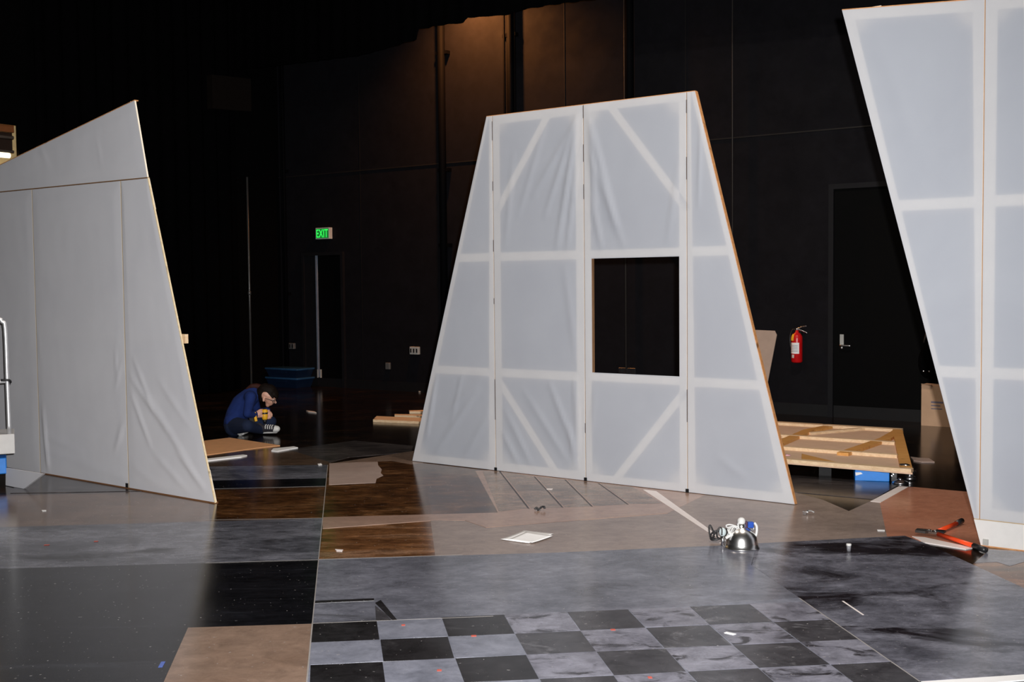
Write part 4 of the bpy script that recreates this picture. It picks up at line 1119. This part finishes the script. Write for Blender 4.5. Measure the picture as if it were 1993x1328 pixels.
def hand(wr, tgt, side, up):
    """palm from the wrist to tgt; four fingers curl round the grip, a thumb closes from above"""
    d = (tgt - wr).normalized(); s = Vector((0, -1, 0)) * side
    u = d.cross(s).normalized()
    if u.z < 0: u = -u
    pal = [[(wr, .026), (wr + d * .04, .030)], [(wr + d * .03 + u * .018, .022), (wr + d * .065 + u * .022, .018)], [(wr + d * .03 - u * .018, .022), (wr + d * .065 - u * .022, .018)]]
    for k, ln in enumerate((.9, 1.0, .95, .78)):
        b = wr + d * .07 + u * (.030 - .020 * k)
        m = b + d * .030 * ln + s * -.006; e = m + d * .010 * ln - s * .026 * ln; f = e - d * .018 * ln - s * .012
        pal.append([(b, .0100), (m, .0092), (e, .0086), (f, .0078)])
    t0 = wr + d * .025 + u * .030; t1 = t0 + d * .028 + u * .016 - s * .006; t2 = t1 + d * .026 - u * .002 - s * .014
    pal.append([(t0, .013), (t1, .0105), (t2, .009)])
    return pal
dr_top = pp(515, 797, -.05); dr_bot = pp(515.5, 817, -.05)
nh = hand(pp(497, 807.5, -.09), pp(510, 806, -.07), 1, 1)
fh = hand(pp(521.5, 800, .02), pp(520.5, 812, -.03), 1, 1)
farm[-1] = (pp(521.5, 800, .02), .030)
body = blob('body', [[(p, r * .8) for p, r in torso], [(p, r * .85) for p, r in shl], [(p, r * .8) for p, r in narm], [(p, r * .8) for p, r in farm],
                     [(p, r * .85) for p, r in nleg], [(p, r * .85) for p, r in fleg], head] + skull + nh + fh, .0065, skin, person, 2)
sw = blob('sweatshirt', [torso[:-1] + [(pp(498, 769), .07)], shl, [(p, r) for p, r in narm[:2]] + [(pp(495, 807.5, -.105), .040)], farm[:2] + [(pp(520.5, 799, .03), .038)],
                         [(pp(494, 763, .0), .065), (pp(488, 762, 0), .06)], [(pp(456, 820, -.06), .115), (pp(456, 820, .06), .115)]], .012, hood, person, 4)
blob('cuff', [[(pp(495.5, 807.5, -.102), .038), (pp(497, 807.5, -.094), .037)]], .006, hood, sw, 2)
blob('jeans', [[(pp(456, 831, -.07), .112), (pp(456, 831, .07), .112)], [(p, r * 1.06) for p, r in nleg], [(p, r * 1.06) for p, r in fleg]], .012, jean, person, 3)
hr = blob('hair', [[(pp(516, 760), .082), (pp(525, 761.5), .080)], [(pp(526, 762), .075), (pp(534, 768), .050)], [(pp(512, 764), .08), (pp(508, 770), .060)],
                   [(pp(533, 768, -.03), .03), (pp(538, 773, -.025), .018)], [(pp(533, 768, .03), .03), (pp(539, 774, .025), .018)],
                   [(pp(509, 768, -.055), .022), (pp(507.5, 780, -.05), .012)], [(pp(524, 766, -.062), .02), (pp(531, 774, -.06), .014)]], .008, hairm, person, 3)
blob('ponytail', [[(pp(509, 755), .035), (pp(500, 752), .034), (pp(490, 752, -.02), .028), (pp(480, 757, -.03), .012)]], .007, hairr, hr, 2)
gm = MB()
gm.tube([pp(516, 776, -.084), pp(524, 778, -.083), pp(531, 781, -.07)], .004, 6)
gm.tube([pp(531, 781, -.07), pp(534, 780, -.05), pp(535, 784, -.045), pp(532, 786, -.06), pp(531, 781, -.07)], .004, 6)
gm.build('glasses', M_BLACKPLASTIC, person, True)
ey_ = MB()
for dy in (-.036, .036): ey_.ball(pp(531.5, 777.5, dy), .012, 2)
ey_.build('eyes', M_WHITEPLASTIC, person, True)
# sneakers
def sneaker(heel, toe, up, nm='sneaker'):
    d = (toe - heel).normalized(); s = d.cross(up).normalized(); up = s.cross(d).normalized()
    ob = blob(nm, [[(heel + up * .03, .040), (heel + d * .09 + up * .028, .041), (toe - d * .04 + up * .01, .038)], [(heel + up * .03, .04), (heel + up * .075, .042)]], .008, shoe, person, 3)
    blob('toe_cap', [[(toe - d * .035 + up * .004, .0415), (toe - d * .012, .036)]], .007, M_WHITEPLASTIC, ob, 2)
    blob('sole', [[(heel - up * .008 + s * .012, .024), (toe - d * .03 - up * .022 + s * .016, .022)], [(heel - up * .008 - s * .012, .024), (toe - d * .03 - up * .022 - s * .016, .022)]], .007, M_WHITEPLASTIC, ob, 2)
    for k in range(4):
        c = heel + d * (.075 + .024 * k) + up * (.072 - .006 * k)
        MB().tube([c + s * .028 - up * .012, c + up * .003, c - s * .028 - up * .012], .0055, 6).build('lace', M_WHITEPLASTIC, ob, True)
    return ob
sneaker(pp(511, 838, -.10), pp(541, 835, -.16), Vector((-.1, -.75, .65)))
sneaker(pp(489, 837.5, .10) + Vector((0, 0, .02)), pp(466, 842, -.18), Vector((-.4, -.1, .9)))

# yellow drill in the hands
drill = empty('power_drill', dr_bot); tag(drill, 'yellow and black cordless drill held by the seated person', 'drill')
ax = (dr_top - dr_bot).normalized()
q_ = ax.to_track_quat('Z', 'Y').to_matrix()
Ld = (dr_top - dr_bot).length
MB().lathe([(.001, Ld), (.024, Ld), (.033, Ld - .012), (.034, Ld * .35), (.030, Ld * .12), (.026, 0), (.001, 0)], dr_bot, 20, q_).build('motor_housing', M_YELLOW, drill, True)
MB().lathe([(.0345, Ld * .55), (.0352, Ld * .56), (.0352, Ld * .70), (.0345, Ld * .71)], dr_bot, 20, q_).build('vent_band', M_BLACKPLASTIC, drill, True)
MB().lathe([(.001, 0), (.022, 0), (.022, -.02), (.012, -.045), (.001, -.045)], dr_bot, 16, q_).build('chuck', M_BLACKPLASTIC, drill, True)
MB().cyl(dr_bot - ax * .045, dr_bot - ax * .085, .003, seg=8).build('bit', M_STEEL, drill)
hA = dr_bot.lerp(dr_top, .55); hB = pp(495, 811, -.10)
MB().tube([hA, hA.lerp(hB, .5) + Vector((0, 0, .004)), hB], .017, 10).build('handle', M_BLACKPLASTIC, drill, True)
hd = (hB - hA).normalized()
qb_ = hd.to_track_quat('X', 'Z').to_matrix()
MB().box(hB - hd * .002, (.030, .085, .105), qb_).bevel(.006, 2).build('battery_mount', M_YELLOW, drill)
MB().box(hB + hd * .042, (.050, .080, .115), qb_).bevel(.006, 2).build('battery', M_BLACKPLASTIC, drill)

# ------------------------------------------------------------------ clamp lamp on the floor
LB = ground(1443, 1066, 0.005); LB.z = 0.0045
cl = empty('clamp_lamp', LB); tag(cl, 'aluminium dome clamp lamp with blue grip lying face down on the floor', 'clamp lamp')
k_ = LB.y / FPX
Lr = 35 * k_
prof = [(Lr * .98, 0.0), (Lr, .003), (Lr * .985, .008), (Lr * .93, .012), (Lr * .91, .034), (Lr * .84, .066), (Lr * .70, .094), (Lr * .50, .114), (Lr * .30, .125), (Lr * .24, .130)]
dome = MB().lathe(prof, LB, 48).build('reflector', plain('spun aluminium', (0.80, 0.79, 0.79), 0.26, 1.0, vary=0.02), cl, True)
sm = dome.modifiers.new('thick', 'SOLIDIFY'); sm.thickness = 0.002
MB().lathe([(Lr * .26, .124), (Lr * .26, .146), (Lr * .20, .150), (.001, .150)], LB, 24).build('neck', plain('spun aluminium neck', (0.82, 0.81, 0.80), 0.25, 1.0), cl, True)
sk = LB + Vector((0, 0, .147))
MB().lathe([(.001, 0), (.020, 0), (.024, .008), (.024, .022), (.017, .033), (.008, .038), (.001, .038)], sk, 20).build('socket', M_WHITEPLASTIC, cl, True)
R_ = at(1480, 1030, LB.y) - at(1443, 1030, LB.y); R_.normalize()
def lq(px, py, dy=0.0): return at(px, py, LB.y + dy)
MB().box(lq(1460.5, 1021.5, .0), (.036, .035, .036)).bevel(.005, 2).build('blue_grip', plain('blue vinyl', (0.008, 0.06, 0.36), 0.35), cl)
MB().box(lq(1452, 1021, .0), (.016, .03, .040)).bevel(.003, 1).build('clamp_jaw', plain('dark red plastic', (0.05, 0.02, 0.04), 0.4), cl)
MB().box(lq(1460.5, 1032, .0), (.038, .020, .008)).build('clamp_bar', M_STEEL, cl)
MB().tube([lq(1446, 1028), lq(1458, 1029), lq(1476, 1029.5)], .003, 6).build('clamp_wire', M_STEEL, cl, True)
MB().tube([lq(1454, 1024), lq(1454.5, 1031), lq(1466, 1031.5), lq(1466.5, 1024)], .0035, 6).build('clamp_wire', M_STEEL, cl, True)
MB().tube([lq(1468, 1018), lq(1472.5, 1024), lq(1473, 1034), lq(1471, 1044)], .008, 8).build('white_handle', M_WHITEPLASTIC, cl, True)
# white cord bundled on the dome
coil = []
for i in range(44):
    a = i * .62
    c = lq(1428, 1034, -.02)
    coil.append(c + Vector((math.cos(a) * (.033 + .006 * math.sin(i)), math.sin(a * 1.03) * .026 - .0, math.sin(a) * .022 + .004 * math.cos(i * 1.7))))
coil = [lq(1441, 1016, -.01), lq(1436, 1021, -.02)] + coil + [lq(1420, 1040, -.03)]
MB().tube(coil, .0042, 6, 2).build('cord', M_WHITEPLASTIC, cl, True)
MB().tube([lq(1437, 1026, -.02), lq(1422, 1021.5, -.02), lq(1413.5, 1023, -.02), lq(1416, 1027, -.02), lq(1427, 1025, -.02), lq(1437, 1030, -.02)], .0042, 6).build('cord', M_WHITEPLASTIC, cl, True)
MB().tube([lq(1430, 1038, -.035), lq(1420, 1043, -.04), lq(1412.5, 1048, -.04)], .0095, 8).build('plug', M_WHITEPLASTIC, cl, True)
# black cord with plug beside it
bcord = empty('extension_lead', ground(1398, 1056, .004)); tag(bcord, 'coiled black power cord beside the clamp lamp', 'cord')
base = ground(1398, 1055, .004); base.z = .005
pts = []
for i in range(46):
    a = i * .55
    rr = .045 + .008 * math.sin(i * .9)
    pts.append(base + Vector((math.cos(a) * rr * .9 + .0012 * i - .02, math.sin(a) * rr * .5 + .01, .010 + .026 * (1 + math.sin(a + .6)) + .0003 * i)))
MB().tube(pts, .0052, 6, 2).build('coil', M_BLACKPLASTIC, bcord, True)
g0 = base + Vector((-.045, 0, .03))
MB().tube([g0 + Vector((-.005, .0, .0)), g0 + Vector((-.012, 0, .05)), g0 + Vector((-.006, 0, .075)), g0 + Vector((.012, 0, .04)), g0 + Vector((.02, 0, 0))], .0052, 6).build('loop', M_BLACKPLASTIC, bcord, True)
bl0 = lq(1410, 1027, .02)
MB().tube([lq(1396, 1044, .01), lq(1397, 1032, .02), lq(1401, 1027, .02), lq(1405, 1030, .02), lq(1405, 1042, .01)], .004, 6).build('loop', M_BLACKPLASTIC, bcord, True)
MB().tube([base + Vector((.03, -.02, .006)), base + Vector((.04, -.03, .005)), base + Vector((.035, -.045, .005)), base + Vector((.02, -.055, .006))], .0052, 6).build('lead', M_BLACKPLASTIC, bcord, True)
pk = lq(1406.5, 1036, .06)
disc = empty('clear_disc', Vector((pk.x, pk.y, .004))); tag(disc, 'pale glassy bulb disc propped between the black cord and the clamp lamp', 'bulb')
MB().ball(pk, .022, 3, (1, .7, 1.25)).build('glass', plain('frosted bulb', (0.50, 0.58, 0.60), 0.25), disc, True)
MB().cyl(pk - Vector((0, 0, .022)), Vector((pk.x, pk.y, .0045)), .012, seg=14).build('screw_base', M_STEEL, disc, True)
o = sheet([(1400, 1057), (1419, 1046), (1424, 1056), (1408, 1063)], M_STRIP, .0075, 'paper_scrap', parent=None, thick=.0015)
tag(o, 'whitish scrap under the black cord beside the clamp lamp', 'scrap')

# ------------------------------------------------------------------ bolt cutter
def gz(px, py, z): 
    p = ground(px, py, z); return p
bc = empty('bolt_cutter', ground(1815, 1038, .005)); tag(bc, 'bolt cutter with spread orange red handles lying beside the tall flaring flat', 'bolt cutter')
pv = gz(1822, 1036, .022)
h1a, h1b, h1c = gz(1826, 1034, .024), gz(1862, 1019, .024), gz(1872, 1014, .024)
h2a, h2b, h2c = gz(1826, 1040, .022), gz(1896, 1063, .022), gz(1918, 1071, .022)
MB().cyl(h1a, h1b, .013, .014, 14).build('handle_tube', M_ORANGE, bc, True)
MB().cyl(h1b - (h1b - h1a).normalized() * .004, h1c, .017, .018, 14).build('grip', M_BLACKPLASTIC, bc, True)
MB().cyl(h2a, h2b, .013, .014, 14).build('handle_tube', M_ORANGE, bc, True)
MB().cyl(h2b - (h2b - h2a).normalized() * .004, h2c, .017, .018, 14).build('grip', M_BLACKPLASTIC, bc, True)
j0, j1 = gz(1783, 1035, .02), gz(1803, 1037, .02)
jd = (j1 - j0).normalized(); js = Vector((-jd.y, jd.x, 0))
for sgn in (1, -1):
    MB().prism([j0 + js * .004 * sgn, j0 + js * .03 * sgn, j1 + js * .034 * sgn, j1 + jd * .03 + js * .012 * sgn, j1 + js * .005 * sgn], (0, 0, .016)).build('jaw', plain('dark jaw steel', (0.10, 0.09, 0.085), 0.35, 0.8), bc)
MB().prism([j1 + js * .02, j1 + jd * .08 + js * .03, pv + jd * .02 + js * .01, pv + jd * .02 - js * .02, j1 + jd * .08 - js * .03, j1 - js * .02], (0, 0, .012)).build('side_plate', plain('brown steel', (0.18, 0.13, 0.11), 0.35, 0.7), bc)
for p in (j1 + jd * .02, j1 + jd * .055): MB().cyl(p + Vector((0, 0, -.005)), p + Vector((0, 0, .022)), .009, seg=12).build('pivot_bolt', M_STEEL, bc, True)
MB().prism([pv - js * .022, pv + jd * .05 - js * .03, pv + jd * .055 + js * .02, pv + js * .022], (0, 0, .014)).build('hinge_block', M_BLACKPLASTIC, bc)

# ------------------------------------------------------------------ papers and scraps
def paper(pix, z, label, curl=0.006):
    pts = [ground(x, y, z) for x, y in pix]
    for p in pts: p.z = z
    mb = MB(); n = 8; gr = []
    for j in range(n + 1):
        row = []
        for i in range(n + 1):
            s, t = i / n, j / n
            p = (pts[0] * (1 - s) + pts[1] * s) * (1 - t) + (pts[3] * (1 - s) + pts[2] * s) * t
            p.z = z + curl * (abs(s - .5) * 2) ** 3 + curl * .6 * (abs(t - .5) * 2) ** 3
            row.append(mb.bm.verts.new(p))
        gr.append(row)
    for j in range(n):
        for i in range(n): mb.bm.faces.new((gr[j][i], gr[j][i + 1], gr[j + 1][i + 1], gr[j + 1][i]))
    o = mb.build('paper_sheet', M_PAPER, None, True)
    s_ = o.modifiers.new('thick', 'SOLIDIFY'); s_.thickness = 0.0006
    tag(o, label, 'paper', 'papers on the tan floor sheet'); return o
paper([(974, 1051), (1020, 1034), (1078, 1040), (1029, 1058.5)], .006, 'white paper sheet lying at the bottom of the loose pair', .0025)
paper([(989, 1051.5), (1024, 1036.5), (1077, 1044), (1036, 1058)], .0095, 'white paper sheet lying on top of the loose pair', .003)
loose([(1409, 1232), (1414, 1230), (1433, 1234), (1427, 1236)], M_PAPER, .0075, 'paper_scrap', 'small white paper scrap on the checkerboard', 'scrap', thick=.002)
loose([(1707, 1031), (1722, 1031.5), (1722, 1034), (1708, 1033.5)], M_PAPER, .0075, 'paper_scrap', 'tiny white scrap on the tan sheet near the bolt cutter', 'scrap', thick=.002)
loose([(81, 993), (90, 993), (90, 995.5), (82, 995.5)], M_PAPER, .0075, 'paper_scrap', 'tiny white scrap on the floor in front of the pointed flat', 'scrap', thick=.002)
loose([(652, 1069), (668, 1070), (666, 1073), (655, 1072.5)], M_STRIP, .0075, 'paper_scrap', 'pale flake on the brown scuffed sheet beside the long seam', 'scrap', thick=.003)
loose([(618, 903), (625, 902), (627, 905), (620, 906)], M_PAPER, .0085, 'paper_scrap', 'tiny cream scrap on the dark floor beside the mauve patch', 'scrap', thick=.003)
loose([(1064, 951), (1076, 951), (1075, 953.5), (1064, 953)], M_STRIP, .0075, 'paper_scrap', 'pale flake on the painted planks', 'scrap', thick=.002)
# small black screw clip on the planks
p = ground(1050, 994, .005); p.z = .0055
o = empty('cable_clip', p); tag(o, 'small crumpled black clip on the tan sheet below the painted planks', 'clip')
MB().tube([p + Vector((-.035, 0, .008)), p + Vector((-.02, .0, .02)), p + Vector((-.012, -.01, .008)), p + Vector((.004, 0, .014)), p + Vector((.016, .006, .024)), p + Vector((.034, 0, .026)), p + Vector((.036, -.004, .012))], .007, 6).build('wire', M_BLACKPLASTIC, o, True)
MB().box(p + Vector((-.008, 0, .008)), (.03, .018, .014)).build('body', M_BLACKPLASTIC, o)
# small steel clamp on the tan sheet
p = ground(1572, 1003, .004); p.z = .0045
o = empty('steel_clamp', p); tag(o, 'small bright steel fitting on the tan sheet beside the flat with the window', 'fitting')
MB().box(p + Vector((-.022, 0, .014)), (.022, .02, .026)).bevel(.003, 1).build('block', M_STEEL, o)
MB().tube([p + Vector((-.012, 0, .018)), p + Vector((.008, .01, .026)), p + Vector((.03, .02, .024)), p + Vector((.05, .02, .014))], .005, 6).build('arm', M_ALU, o, True)
MB().cyl(p + Vector((.0, .004, .0)), p + Vector((.0, .004, .034)), .006, seg=10).build('screw', M_STEEL, o, True)
# small glass cup on the dark sheet
p = ground(1652, 1073, .0045); p.z = .0048
o = empty('clear_cup', p); tag(o, 'tiny clear cylinder standing on the dark veined sheet', 'cylinder')
MB().lathe([(.001, .001), (.012, 0), (.013, .035), (.011, .035), (.010, .003), (.001, .003)], p, 16).build('wall', plain('smoky plastic', (0.20, 0.20, 0.22), 0.15), o, True)
MB().lathe([(.0135, .032), (.015, .034), (.015, .044), (.001, .045)], p, 16).build('cap', M_WHITEPLASTIC, o, True)
